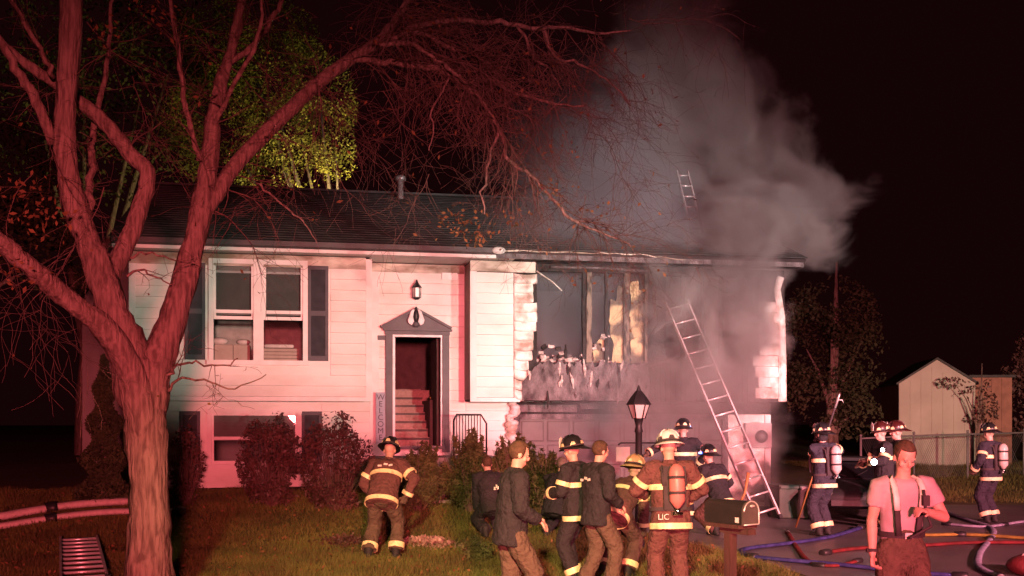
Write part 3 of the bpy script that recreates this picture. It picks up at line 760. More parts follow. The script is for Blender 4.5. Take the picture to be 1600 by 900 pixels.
# wiry planter bits on the stoop
# ------------------------------------------------------------------ ladders
def ladder(name, a, b, width, n, label, group, wv=None, fly=True):
    a, b = V(a), V(b); root = empty(name, a); d = b - a; Ld = d.length
    dn = d.normalized(); wv = V(wv) if wv is not None else V((1, 0, 0)); wv = (wv - dn * wv.dot(dn)).normalized(); nn = dn.cross(wv)
    M_ = Matrix((wv, nn, dn)).transposed().to_4x4()
    for s in (-1, 1):
        q = MB(); q.box(s*width/2 - .014, s*width/2 + .014, -.035, .035, 0, Ld, M_); q.build('rail', 'aluminium', root)
        f = MB(); f.box(s*width/2 - .03, s*width/2 + .03, -.045, .045, -.015, .06, M_); f.build('rail_foot', 'rubber', root)
    me = None
    for i in range(n):
        z = Ld * (i + .6) / n
        if me is None:
            q = MB(); q.tube([M_ @ V((-width/2 + .012, 0, 0)), M_ @ V((width/2 - .012, 0, 0))], .019, 8); o = q.build('rung', 'aluminium', root); me = o.data
        else: o = link('rung', me, root)
        o.location = M_ @ V((0, 0, z))
    return tag(root, label, 'ladder', group)
uvec = V((cs, sn, 0))
foot = GX(1203, 19.7); 
top = P(1056, 470, 21.0)
ladder('extension_ladder', foot, top, .44, 14, 'tall aluminium extension ladder leaning on the burned wall in the smoke', 'ladders', uvec)
ra_ = HW(U(1093, .2), .3, ZE + .1 + (RZ - ZE) * 1.4 / 5.0 + .06); rb_ = P(1066, 268, ra_.y + .75)
ladder('roof_ladder', ra_, rb_, .24, 6, 'short ladder laid on the roof slope, tip rising out of the smoke', 'ladders', uvec)
ga, gb = GX(132, 12.6), GX(123, 16.2)
ladder('ground_ladder', ga + V((0, 0, .09)), gb + V((0, 0, .09)), .50, 10, 'aluminium ladder lying flat on the lawn left of the big tree trunk', 'ladders', (1, 0, 0))

# ------------------------------------------------------------------ the bare maple in the front yard
def smooth_path(pts, radii, sub=4, jit=.0):
    n = len(pts); op, orr = [], []
    for i in range(n - 1):
        p0, p1, p2, p3 = pts[max(i-1, 0)], pts[i], pts[i+1], pts[min(i+2, n-1)]
        for k in range(sub):
            t = k / sub; t2, t3 = t*t, t*t*t
            q = .5 * ((2*p1) + (p2 - p0)*t + (2*p0 - 5*p1 + 4*p2 - p3)*t2 + (3*p1 - p0 - 3*p2 + p3)*t3)
            op.append(q + V((random.gauss(0, jit), random.gauss(0, jit), random.gauss(0, jit)))); orr.append(radii[i] + (radii[i+1] - radii[i]) * t)
    op.append(pts[-1]); orr.append(radii[-1]); return op, orr
TY = 11.0
LIMBS = [  # (px, py, Y, radius px)
    [(236, 990, 11, 46), (234, 940, 11, 39), (234, 860, 11, 36), (233, 780, 11, 34), (230, 700, 11, 35), (224, 640, 11, 38), (210, 585, 11, 38), (194, 535, 10.95, 34), (176, 490, 10.9, 29), (157, 430, 10.9, 25), (135, 370, 10.9, 22), (114, 310, 10.85, 20), (103, 250, 10.8, 19), (101, 180, 10.8, 18), (108, 90, 10.8, 18), (112, 0, 10.8, 18), (112, -90, 10.9, 15), (120, -200, 11, 9)],
    [(232, 640, 11.0, 30), (240, 590, 11.05, 30), (254, 545, 11.1, 26), (272, 490, 11.2, 24), (290, 430, 11.3, 21), (306, 365, 11.4, 19), (318, 310, 11.5, 18), (326, 260, 11.6, 16), (333, 190, 11.7, 14), (345, 130, 11.8, 12), (357, 95, 11.9, 9), (370, 40, 12, 8), (380, -20, 12, 7), (392, -110, 12, 4)],
    [(222, 630, 10.95, 27), (196, 560, 10.8, 24), (160, 510, 10.6, 20), (120, 478, 10.4, 18), (75, 442, 10.2, 17), (35, 408, 10.0, 16), (0, 378, 9.8, 15), (-60, 330, 9.6, 12), (-140, 240, 9.4, 7)],
    [(166, 460, 10.9, 17), (178, 420, 11.1, 17), (194, 388, 11.2, 17), (212, 345, 11.3, 16), (224, 305, 11.4, 15), (230, 268, 11.4, 14), (205, 243, 11.4, 14), (178, 207, 11.3, 13), (150, 178, 11.3, 13), (118, 155, 11.2, 12), (84, 128, 11.1, 10), (40, 100, 11, 9), (0, 66, 10.9, 8), (-60, 10, 10.8, 5)],
    [(312, 340, 11.4, 13), (338, 305, 11.6, 14), (365, 262, 11.8, 14), (400, 224, 12, 14), (444, 180, 12.2, 13), (489, 137, 12.4, 12), (540, 97, 12.7, 11), (590, 66, 13, 8.5), (620, 28, 13.2, 7), (640, -10, 13.3, 6), (660, -90, 13.4, 3)],
    [(538, 99, 12.7, 6), (570, 93, 12.8, 6), (610, 97, 12.9, 5.5), (660, 104, 13, 5.5), (690, 110, 13.1, 6), (718, 125, 13.2, 6), (745, 150, 13.3, 5), (768, 178, 13.4, 4.5), (785, 215, 13.5, 4), (796, 250, 13.6, 3.6), (830, 275, 13.7, 3.6), (862, 310, 13.8, 3.4), (890, 342, 13.9, 3), (930, 360, 14, 2.4), (975, 375, 14.1, 1.6), (990, 392, 14.1, 1)],
    [(565, 84, 12.9, 6), (600, 58, 13, 6), (650, 40, 13.2, 5.5), (715, 31, 13.4, 5), (780, 34, 13.6, 4.6), (830, 44, 13.7, 4), (880, 42, 13.9, 3.2), (930, 52, 14, 2.6), (985, 48, 14, 1.6)],
    [(600, 72, 12.9, 5), (632, 52, 13.0, 5), (670, 56, 13.1, 4.6), (700, 72, 13.2, 4.2), (740, 92, 13.4, 4), (768, 105, 13.5, 3.6), (785, 135, 13.6, 3.2), (820, 150, 13.7, 3), (870, 162, 13.8, 2.4), (915, 165, 13.9, 1.6)],
    [(590, 72, 12.8, 5), (625, 66, 12.8, 5), (665, 82, 12.9, 4.6), (700, 106, 13, 4), (730, 130, 13.1, 3.4)],
    [(809, 40, 13.6, 3), (825, 70, 13.6, 2.6), (835, 93, 13.7, 2.4), (862, 110, 13.8, 2), (878, 140, 13.9, 1.4)],
    [(850, 50, 13.8, 3), (868, 90, 13.9, 2.4), (905, 102, 14, 2.2), (950, 125, 14, 1.8), (985, 165, 14.1, 1.2)],
    [(357, 100, 11.9, 6), (378, 85, 12, 6), (404, 62, 12.1, 5.5), (425, 30, 12.2, 5), (442, -5, 12.3, 4.5), (465, -80, 12.4, 2.5)],
    [(312, 250, 11.5, 6), (298, 200, 11.3, 5.5), (288, 150, 11.2, 5.5), (280, 95, 11.1, 5), (270, 40, 11.1, 4.5), (262, -30, 11, 3.5)],
    [(88, 225, 10.8, 11), (62, 172, 10.7, 10), (40, 130, 10.6, 9), (12, 80, 10.5, 8), (-20, 20, 10.4, 6), (-60, -60, 10.3, 4)],
    [(84, 120, 10.9, 6), (66, 82, 10.7, 5), (45, 48, 10.6, 4.5), (26, 15, 10.6, 4), (10, -30, 10.5, 3)],
    [(140, 330, 10.95, 8), (142, 280, 11.2, 7), (143, 230, 11.4, 7), (150, 180, 11.6, 6), (165, 120, 11.8, 5), (172, 50, 11.9, 4), (180, -30, 12, 3)],
    [(780, 200, 13.5, 3), (765, 250, 13.5, 2.4), (755, 300, 13.4, 2), (757, 335, 13.4, 1.4)],
    [(702, 118, 13.1, 2.2), (690, 145, 13, 2), (675, 172, 13, 1.8), (678, 210, 13, 1.4), (670, 235, 13, .9)],
    [(330, 215, 11.7, 6), (350, 165, 11.5, 5), (372, 120, 11.3, 4.5), (400, 60, 11.2, 4), (408, 0, 11.1, 3)],
    [(262, 590, 11, 4), (275, 572, 10.9, 2.4), (300, 566, 10.8, 2), (340, 572, 10.7, 1.7), (372, 560, 10.7, 1)],
    [(262, 610, 11, 3.4), (285, 588, 10.9, 2.2), (330, 598, 10.8, 1.8), (365, 607, 10.8, 1.4), (416, 585, 10.8, .8)],
    [(200, 405, 11.2, 3), (222, 396, 11.2, 2), (250, 400, 11.2, 1.6), (275, 408, 11.2, 1)],
    [(196, 430, 11, 3), (222, 422, 11, 2), (245, 432, 11, 1.5), (268, 445, 11, 1)],
    [(400, 285, 11.9, 2.4), (430, 310, 11.9, 2), (462, 335, 11.9, 1.8), (480, 355, 12, 1.5), (495, 380, 12, .9)],
]
tree = empty('maple_tree', GX(235, TY)); TL = tree.location.copy()
tag(tree, 'large nearly bare forked tree on the front lawn, trunk left of the double window', 'tree')
tb = MB(); SEGS = []
for li, lm in enumerate(LIMBS):
    pts = [P(px, py, Y) for px, py, Y, r in lm]; rad = [r * Y / F * (.88 if li < 5 else .85) for px, py, Y, r in lm]
    if li == 0:
        b0 = GX(235, TY); pts = [V((b0.x, b0.y, b0.z - .1)), V((b0.x, b0.y, b0.z + .12))] + pts[2:]; rad = [.36, .27] + rad[2:]
    pp, rr = smooth_path(pts, rad, 4, .006 if rad[0] > .06 else .012)
    n = 20 if rad[0] > .12 else (10 if rad[0] > .05 else 6)
    k0 = len(tb.v); tb.tube([p - TL for p in pp], rr, n)
    if rad[0] > .1:      # furrowed bark ridges along the limbs
        for i in range(len(pp)):
            for k in range(n):
                idx = k0 + i*n + k; c = pp[i] - TL; v = V(tb.v[idx])
                f = 1 + .07 * math.sin(k * 2.7 + i * .35) + .05 * random.uniform(-1, 1) + (.09 * math.sin(i * .9 + k * .7) if i % 3 else 0)
                tb.v[idx] = tuple(c + (v - c) * f)
    SEGS.append((pp, rr, li))
tb.build('trunk', 'bark', tree)
TW = MB(); TIPS = []
def twig(p, d, r, ln, depth, droop):
    n = max(3, int(ln / .09)); pts = [p]; q = p; dd = d.normalized()
    for i in range(n):
        dd = (dd + V((random.gauss(0, .15), random.gauss(0, .15), random.gauss(0, .15) - droop))).normalized()
        q = q + dd * ln / n; pts.append(q)
    rr = [max(.0017, r * (1 - .75 * i / n)) for i in range(n + 1)]
    TW.tube([a - TL for a in pts], rr, 3, caps=False)
    if depth > 0:
        for i in range(1, n + 1):
            for _ in range(2 if depth > 1 else 1):
                if random.random() < (.52 if depth > 1 else .42):
                    s = (pts[i] - pts[i-1]).normalized(); sd = (s * .7 + V((random.gauss(0, .7), random.gauss(0, .7), random.gauss(0, .5)))).normalized()
                    twig(pts[i], sd, rr[i] * .72, ln * random.uniform(.35, .62), depth - 1, droop)
    else: TIPS.append(pts[-1])
for pp, rr, li in SEGS:
    right = li in (4, 5, 6, 7, 8, 9, 10)
    small = li >= 16
    for i in range(2, len(pp)):
        if rr[i] > .085: continue
        vis = pp[i].z < CZ + (H0 + 260) * pp[i].y / F
        if not vis: continue
        cnt = 1 if not right else 2
        for _ in range(cnt):
            if random.random() < (.20 if small else (.36 if right else .24)):
                ax = (pp[i] - pp[i-1]).normalized()
                sd = (ax * .6 + V((random.gauss(.25 if right else 0, .6), random.gauss(0, .6), random.gauss(-.1 if right else .05, .55)))).normalized()
                twig(pp[i], sd, min(.010, rr[i] * .5), random.uniform(.5, 1.25) * (1.0 if right else .9) * (.45 if small else 1), 2, .10 if right else .03)
# the curtain of drooping twigs over the roof and the bare twigs round the left limbs
for (px, py, Y, n_, sx) in ((560, 170, 13.2, 5, .3), (590, 210, 13.3, 5, .35), (640, 20, 13, 5, .3), (700, 40, 13.4, 6, .5), (760, 60, 13.6, 7, .5), (830, 60, 13.8, 8, .5), (900, 70, 14, 8, .5), (950, 100, 14, 7, .45), (860, 180, 13.9, 9, .5), (910, 200, 14, 8, .45), (800, 200, 13.6, 6, .4), (840, 260, 13.7, 6, .4), (940, 260, 14, 5, .3), (740, 270, 13.4, 4, .3), (480, 60, 12.4, 5, .4), (440, 120, 12.2, 4, .4), (230, 60, 11.4, 5, .4), (160, 100, 11.4, 4, .4), (30, 330, 10, 4, .4), (60, 250, 10.6, 4, .4)):
    c = P(px, py, Y)
    for _ in range((n_ + 2) // 3):
        p = c + V((random.gauss(0, sx), random.gauss(0, .3), random.gauss(0, .25)))
        twig(p, V((random.gauss(.2, .6), random.gauss(0, .5), random.gauss(-.7, .4))), .006, random.uniform(.8, 1.7), 2, .05)
tag(TW.build('twigs', 'twig', tree, recalc=False), kind='stuff')
print('twig faces', len(TW.f), 'tips', len(TIPS))
def leaf_quads(cent, size, flat=.5):
    n = len(cent); c = np.asarray(cent, float)
    d1 = rng.normal(0, 1, (n, 3)); d1 /= np.linalg.norm(d1, axis=1)[:, None]
    d2 = rng.normal(0, 1, (n, 3)); d2 -= d1 * (d1 * d2).sum(1)[:, None]; d2 /= np.linalg.norm(d2, axis=1)[:, None]
    s = size * rng.uniform(.6, 1.35, n)[:, None]
    return np.stack([c - d1*s, c + d2*s*flat, c + d1*s, c - d2*s*flat], 1).reshape(-1, 3)
sel = [p for p in TIPS if random.random() < .10]
cl = []
for (px, py, Y, n_) in ((715, 345, 13.3, 90), (740, 365, 13.3, 60), (800, 345, 13.6, 40), (860, 300, 13.8, 30), (930, 330, 14, 26), (880, 230, 13.9, 30), (30, 300, 9.9, 50), (60, 350, 9.9, 50), (20, 420, 9.8, 40), (80, 320, 10.1, 30), (690, 22, 13.2, 30), (260, 20, 11, 40), (160, 40, 11, 30)):
    c = P(px, py, Y)
    cl += [c + V((random.gauss(0, .13), random.gauss(0, .15), random.gauss(0, .10))) for _ in range(n_)]
arr = np.array([tuple(p - TL) for p in sel + cl])
tag(np_mesh('dry_leaves', leaf_quads(arr, .030), 4, 'leaf_dry', tree), kind='stuff')

# ------------------------------------------------------------------ leafy trees, shrubs
def blob_points(blobs, n, shell=.55):
    vol = np.array([r[0]*r[1]*r[2] for _, r in blobs]); cnt = (n * vol / vol.sum()).astype(int); out = []
    for (c, r), k in zip(blobs, cnt):
        d = rng.normal(0, 1, (k, 3)); d /= np.linalg.norm(d, axis=1)[:, None]
        rad = rng.uniform(shell, 1, k) ** .6
        # clumps: gaps where a low-frequency pattern is low
        p = d * rad[:, None] * np.array(r) + np.array(c)
        g = np.sin(p[:, 0]*3.1 + 1.3*np.sin(p[:, 2]*2.3)) + np.sin(p[:, 1]*2.7 + p[:, 2]*1.9) + np.sin(p[:, 2]*3.7 + p[:, 0]*1.1)
        out.append(p[g > -.55 + rng.normal(0, .35, k)])
    return np.concatenate(out)
def leafy_tree(name, base, h, blobs, n, size, m, label, trunk_r=.2, group=None):
    base = V(base); root = empty(name, base)
    q = MB(); top = V((0, 0, h)); q.tube([(0, 0, -.1), (0, 0, h*.25), (.1, .05, h*.55), (.15, .1, h*.9)], [trunk_r*1.2, trunk_r, trunk_r*.6, trunk_r*.15], 9)
    for c, r in blobs:
        e = V(c) - base; z0 = min(h * .45, max(.3, e.z * .45)); q.tube([(0, 0, z0), (e.x*.5, e.y*.5, (z0 + e.z)*.5 + .2), e], [trunk_r*.5, trunk_r*.3, trunk_r*.08], 6)
    q.build('trunk', 'bark', root)
    pts = blob_points([(V(c) - base, r) for c, r in blobs], n)
    tag(np_mesh('crown', leaf_quads(pts, size), 4, m, root), kind='stuff')
    return tag(root, label, 'tree', group)
def pblobs(lst, Y):  # (px, py, rpx, rpy, dY)
    return [(P(px, py, Y + dy), (rx*(Y+dy)/F, min(rx, ry)*(Y+dy)/F, ry*(Y+dy)/F)) for px, py, rx, ry, dy in lst]
leafy_tree('yellow_leaved_tree', V((-5.0, 33, .7)), 7, pblobs([(470, 215, 88, 70, 0), (420, 130, 110, 90, 1), (500, 160, 60, 80, 0), (350, 200, 100, 95, 3), (380, 60, 120, 80, 2), (525, 245, 36, 40, -1), (440, 260, 90, 50, -1)], 33), 42000, .044, 'leaf_yellow', 'yellow green leafy tree lit up behind the house roof', .28)
leafy_tree('olive_tree_crown', V((-14, 36, .7)), 8, pblobs([(220, 150, 120, 120, 0), (130, 80, 120, 120, 1), (280, 60, 110, 100, 0), (220, 260, 110, 70, 0), (60, 170, 110, 110, 0)], 36), 10000, .08, 'leaf_olive', 'dim olive tree behind the house, left of the yellow one', .3)
leafy_tree('dark_tree', V((-15, 25, .6)), 6, pblobs([(40, 330, 90, 90, 0), (-30, 260, 110, 110, 0), (90, 400, 70, 70, 1)], 25), 9000, .07, 'leaf_dark', 'dark tree at the left edge beside the neighbouring house', .22)
leafy_tree('dark_tree', GX(1300, 29), 6, pblobs([(1300, 500, 75, 70, 0), (1260, 545, 60, 80, 0), (1335, 560, 55, 60, 0), (1290, 610, 70, 60, 0), (1330, 650, 50, 40, 0)], 29), 11000, .06, 'leaf_dark', 'dark leafy tree just right of the burned house corner', .16)
leafy_tree('red_lit_tree', GX(1618, 31.5), 3.8, pblobs([(1606, 585, 42, 45, 0), (1636, 560, 50, 60, 0), (1594, 625, 30, 40, 0), (1626, 650, 45, 50, 0)], 31.5), 9000, .06, 'leaf_reddened', 'small leafy tree lit red at the right edge behind the shed', .1)
leafy_tree('sapling', GX(1528, 28.3), 3.0, pblobs([(1490, 598, 26, 9, 0), (1510, 618, 20, 10, 0), (1530, 600, 18, 14, 0), (1522, 645, 18, 16, 0), (1545, 640, 15, 30, 0)], 28.3), 700, .05, 'leaf_reddened', 'thin sapling with loose leaves in front of the pale shed', .05)

# tapered cedar at the house corner
root = empty('cedar_shrub', GX(163, 18.6)); bz = root.location.z
n_ = 15000; t = rng.uniform(0, 1, n_); hgt = ZZ(165, 552, -2) - bz
rad = .50 * (1 - t) ** .75 * (.75 + .25*np.sin(t*26 + rng.uniform(0, 6.28, n_)*0)) + .02; an = rng.uniform(0, 6.283, n_); rr_ = rad * rng.uniform(.55, 1.05, n_)
pts = np.stack([np.cos(an)*rr_, np.sin(an)*rr_, t*hgt], 1)
tag(np_mesh('crown', leaf_quads(pts, .045, .3), 4, 'cedar', root), kind='stuff')
q = MB(); q.tube([(0, 0, -.1), (0, 0, hgt*.9)], [.07, .01], 7); q.build('trunk', 'bark', root)
tag(root, 'narrow cone shaped cedar shrub at the house corner behind the trunk', 'shrub')

def bush(name, px, py_top, Y, halfw_px, n, m, label, size=.034, flat=.5, twigs=60, up=False, lift=0):
    b = GX(px, Y); b.z += lift; root = empty(name, b); hgt = P(px, py_top, Y).z - b.z; rw = halfw_px * Y / F
    q = MB()
    for i in range(twigs):
        a = random.uniform(0, 6.28); r = rw * math.sqrt(random.random()); e = V((math.cos(a)*r, math.sin(a)*r*.7, hgt * random.uniform(.65, 1.0) * (1 - .35*(r/rw)**2)))
        q.tube([V((e.x*.12, e.y*.12, 0)), V((e.x*.6, e.y*.6, e.z*.55)), e], [.012, .008, .004], 4, caps=False)
    q.build('stems', 'twig', root, recalc=False)
    if up:
        st = rng.uniform(0, 6.283, n); r = rw * np.sqrt(rng.uniform(0, 1, n)); t = rng.uniform(.1, 1, n)
        # sprays of scale leaves along arching branches
        nb = 70; ba = rng.uniform(0, 6.283, nb); br = rw * np.sqrt(rng.uniform(.02, 1, nb)); bh = hgt * rng.uniform(.5, 1.05, nb) * (1 - .4*(br/rw)**2)
        k = rng.integers(0, nb, n); tt = rng.uniform(.15, 1, n) ** .8
        pts = np.stack([np.cos(ba[k])*br[k]*tt, np.sin(ba[k])*br[k]*tt*.7, bh[k]*tt**.8], 1) + rng.normal(0, 1, (n, 3)) * (.075*(1.1 - tt))[:, None]
    else:
        d = rng.normal(0, 1, (n, 3)); d /= np.linalg.norm(d, axis=1)[:, None]; rr = rng.uniform(.3, 1, n) ** .5
        pts = d * rr[:, None] * np.array([rw, rw*.7, hgt*.55]) + np.array([0, 0, hgt*.5]); g = np.sin(pts[:, 0]*11) + np.sin(pts[:, 2]*12 + pts[:, 1]*6) + np.sin(pts[:, 0]*5 + pts[:, 2]*7)
        pts = pts[(g > -.9) & (pts[:, 2] > 0)]
    tag(np_mesh('foliage', leaf_quads(pts, size, flat), 4, m, root), kind='stuff')
    return tag(root, label, 'bush')
bush('leafy_bush', 425, 648, 18.3, 56, 5200, 'leaf_reddened', 'reddish leafy bush under the lower front window')
bush('leafy_bush', 525, 648, 18.0, 60, 5600, 'leaf_reddened', 'reddish leafy bush between the lower shutter and the front door')
bush('leafy_bush', 292, 668, 18.4, 30, 1000, 'leaf_reddened', 'small leafy bush beside the big tree trunk')
for px, py, hw, n_, lab in ((655, 688, 46, 5000, 'spreading green juniper below the front door'), (735, 680, 50, 6000, 'spreading green juniper in front of the stoop railing'), (800, 680, 44, 5000, 'spreading green juniper below the melted siding'), (850, 705, 34, 3000, 'low green juniper by the garage door edge')):
    bush('juniper', px, py - 7, 18.0, hw + 6, int(n_*2.4), 'juniper', lab, .055, .24, 40, True)
bush('low_shrub', 745, 835, 14.6, 26, 1500, 'juniper', 'dark low shrub on the lawn behind the man in grey trousers', .04, .3, 20, True)
# heap of dry leaves on the lawn
c = G(662, 852); a = rng.normal(0, 1, (900, 2)); X = c.x + a[:, 0]*.24; Y = c.y + a[:, 1]*.15
pts = np.stack([X, Y, gz(X, Y) + rng.uniform(.01, .14, 900) * np.exp(-(a**2).sum(1)*.3)], 1)
tag(np_mesh('leaf_litter', leaf_quads(pts, .035), 4, 'leaf_pale'), 'heap of pale dry leaves on the lawn beside the bending firefighter', None, None, 'stuff')
c = G(545, 850); a = rng.normal(0, 1, (500, 2)); X = c.x + a[:, 0]*.2; Y = c.y + a[:, 1]*.12
pts = np.stack([X, Y, gz(X, Y) + rng.uniform(.01, .10, 500)], 1)
tag(np_mesh('leaf_litter', leaf_quads(pts, .035), 4, 'leaf_reddened'), 'reddish fallen leaves on the lawn left of the bending firefighter', None, None, 'stuff')

n_ = 1500; X = rng.uniform(-9, 3.2, n_); Y = rng.uniform(13.2, 19, n_); k_ = X < xl(Y) - .1; X, Y = X[k_], Y[k_]
pts = np.stack([X, Y, gz(X, Y) + rng.uniform(.03, .09, len(X))], 1)
tag(np_mesh('fallen_leaves', leaf_quads(pts, .032), 4, 'leaf_dry'), 'dry leaves scattered over the lawn', None, None, 'stuff')

# ------------------------------------------------------------------ neighbouring house, shed, chain link fence
nb = empty('neighbouring_house', (0, 0, 0)); Yn = 31
xa, xb, xc = P(129, 0, Yn).x, P(290, 0, Yn).x, P(205, 0, Yn).x; ze, zp = P(0, 470, Yn).z, P(0, 340, Yn).z; zb_ = .4
nb.location = (xa, Yn, zb_)
q = MB(); q.prism([(0, 0), (xb - xa, 0), (xb - xa, ze - zb_), (xc - xa, zp - zb_), (0, ze - zb_)], 1, 0, 9); q.build('wall', 'siding_far', nb)
n = int((zp - zb_) / .22)
for i in range(n):
    z0, z1 = i*.22, i*.22 + .215; t = max(0, (z0 + zb_ - ze + .1) / (zp - ze)); x0, x1 = (xc - xa) * t, (xb - xa) - (xb - xc) * t
    if x1 - x0 < .2: break
    q = MB(); q.add([(x0, -.025, z0), (x1, -.025, z0), (x1, -.008, z1), (x0, -.008, z1), (x0, 0, z0), (x1, 0, z0)], [(0, 1, 2, 3), (0, 4, 5, 1)]); q.build('siding_board', 'siding_far', nb)
q = MB()
for (p, r_) in (((0, ze - zb_), (xc - xa, zp - zb_)), ((xb - xa, ze - zb_), (xc - xa, zp - zb_))):
    e = (p[0] + (p[0] - r_[0])*.08, p[1] + (p[1] - r_[1])*.08); q.prism([e, r_, (r_[0], r_[1] + .14), (e[0], e[1] + .14)], 1, -.3, 9.2)
q.build('roof', 'roofing', nb); tag(nb, 'pale neighbouring house wall dimly seen behind the big tree trunk', 'house')

sh = empty('garden_shed', GX(1464, 29), R(-9)); sb = sh.location
hw_, eav, pk = 57 * 29 / F, P(0, 599, 29).z - sb.z, P(0, 562, 29).z - sb.z
q = MB(); q.prism([(-hw_, -.05), (hw_, -.05), (hw_, eav), (0, pk), (-hw_, eav)], 1, 0, .1); q.build('front_wall', 'shed_wall', sh)
for i in range(7):
    x = -hw_ + 2*hw_*(i+.5)/7; top = eav + (pk - eav) * (1 - abs(x)/hw_) - .06
    q = MB(); q.box(x - hw_/7 + .006, x + hw_/7 - .006, -.018, -.001, 0, top - .1); q.build('panel', 'shed_wall', sh)
q = MB(); q.box(-hw_ + .02, -hw_ + .1, .1, 2.9, 0, eav); q.box(hw_ - .1, hw_ - .02, .1, 2.9, 0, eav); q.box(-hw_ + .1, hw_ - .1, 2.8, 2.9, 0, eav); q.build('side_wall', 'brick_shed', sh)
q = MB()
for s in (-1, 1): q.prism([(s*(hw_ + .07), eav - .04), (0, pk), (0, pk + .06), (s*(hw_ + .07), eav + .02)], 1, -.08, 3.0)
q.build('roof', 'roofing', sh); tag(sh, 'pale gabled garden shed standing beyond the driveway', 'shed')
s2 = empty('brick_outbuilding', GX(1548, 29.6), R(-6)); hb = P(0, 590, 29.6).z - s2.location.z
q = MB(); q.box(-.52, .55, 0, 2.4, -.1, hb); q.build('wall', 'brick_shed', s2)
q = MB(); q.box(-.6, .62, -.08, 2.5, hb + .002, hb + .07); q.build('roof', 'roofing', s2)
for i in range(4):
    q = MB(); q.box(-.50 + .26*i, -.26 + .26*i, -.022, -.002, 0, hb - .02); q.build('panel', 'brick_shed', s2)
tag(s2, 'dark red outbuilding beside the pale shed', 'shed')
fe = empty('chain_link_fence', GX(1345, 25.5)); fb = fe.location
fx = [(1345, 25.5), (1428, 26), (1512, 26.3), (1600, 26.6), (1700, 27)]
fp = [GX(px, Y) - fb for px, Y in fx]
for p in fp:
    q = MB(); q.tube([p + V((0, 0, -.1)), p + V((0, 0, 1.12))], .028, 7); q.ball(p + V((0, 0, 1.13)), .036, 8, 5); q.build('post', 'fence_metal', fe)
q = MB(); q.tube([p + V((0, 0, 1.06)) for p in fp], .022, 6); q.build('top_rail', 'fence_metal', fe)
q = MB()
for i in range(len(fp) - 1):
    a, b = fp[i], fp[i+1]; n = 26
    for k in range(-9, n):
        for sgn in (1, -1):
            t0, t1 = (k/n, (k+9)/n) if sgn > 0 else ((k+9)/n, k/n)
            z0, z1 = .05, 1.03
            lo_, hi_ = sorted((t0, t1))
            if lo_ < 0 or hi_ > 1: continue
            q.tube([a.lerp(b, t0) + V((0, 0, z0)), a.lerp(b, t1) + V((0, 0, z1))], .004, 3, caps=False)
tag(q.build('wire_mesh', 'fence_metal', fe, recalc=False), kind='stuff'); tag(fe, 'low chain link fence in front of the shed', 'fence')

# ------------------------------------------------------------------ hoses on the ground
def hose(name, pix, r, m, label, flat=.5, sag=.0):
    pts = [G(px, py) for px, py in pix]; pp, _ = smooth_path(pts, [r]*len(pts), 6)
    pp = [V((p.x, p.y, GZ(p.x, p.y) + r*flat + .014)) for p in pp]
    o0 = pp[0].copy(); q = MB(); q.tube([p - o0 for p in pp], r, 8, flat, (0, 0, 1))
    o = q.build(name, m); o.location = o0
    for i in (0, len(pp) - 1, len(pp) // 2):
        j = min(i, len(pp) - 2); d = (pp[j+1] - pp[j]).normalized(); c = pp[i] - o0
        k = MB(); k.tube([c - d*.09, c - d*.085, c - d*.01, c + d*.01, c + d*.085, c + d*.09], [r*.9, r*1.12, r*1.12, r*1.25, r*1.12, r*.9], 10, .8, (0, 0, 1)); k.build('coupling', 'iron', o)
    return tag(o, label, 'hose', 'fire hoses on the ground')
hose('fire_hose', [(1345, 828), (1300, 842), (1240, 852), (1175, 860), (1158, 866), (1175, 874), (1230, 880), (1290, 885), (1340, 890), (1420, 899), (1500, 905)], .055, 'hose_blue', 'blue fire hose bent in a loop beside the mailbox lawn')
hose('fire_hose', [(1400, 838), (1450, 840), (1500, 839), (1560, 842), (1640, 848)], .055, 'hose_yellow', 'yellow fire hose lying across the driveway')
hose('fire_hose', [(1290, 868), (1330, 862), (1390, 858), (1450, 856), (1520, 852), (1640, 852)], .055, 'hose_red', 'red fire hose lying straight across the driveway')
hose('fire_hose', [(1470, 800), (1510, 815), (1545, 826), (1552, 838), (1540, 855), (1530, 870), (1530, 890), (1560, 905)], .05, 'hose_pale', 'pale blue fire hose in an S curve below the far firefighter')
hose('fire_hose', [(1230, 834), (1260, 878), (1300, 888), (1340, 880)], .04, 'hose_red', 'short dark red hose crossing the blue hose')
hose('fire_hose', [(1480, 822), (1540, 826), (1600, 818), (1680, 812)], .045, 'hose_pale', 'pale fire hose running off the right edge behind the yellow one')
hose('fire_hose', [(-60, 825), (0, 815), (50, 806), (110, 797), (170, 792), (260, 790)], .11, 'hose_white', 'thick pale fire hose on the left lawn, the farther of two', .6)
hose('fire_hose', [(-60, 838), (0, 829), (50, 821), (110, 812), (180, 806), (280, 806)], .09, 'hose_white', 'thick pale fire hose on the left lawn, the nearer of two', .6)
# equipment bag at the corner
c = G(1575, 893); bgm = MB(); bgm.ball((0, 0, .12), (.42, .3, .16), 18, 10); o = bgm.build('equipment_bag', 'bag'); o.location = c + V((.25, -.35, 0))
q = MB(); q.tube([(-.36, -.05, .12), (-.2, -.02, .26), (.05, 0, .31), (.3, .02, .25), (.4, .04, .12)], .03, 7, .5); q.build('strap', 'hose_white', o)
tag(o, 'dark red equipment bag with a pale strap on the driveway', 'bag')

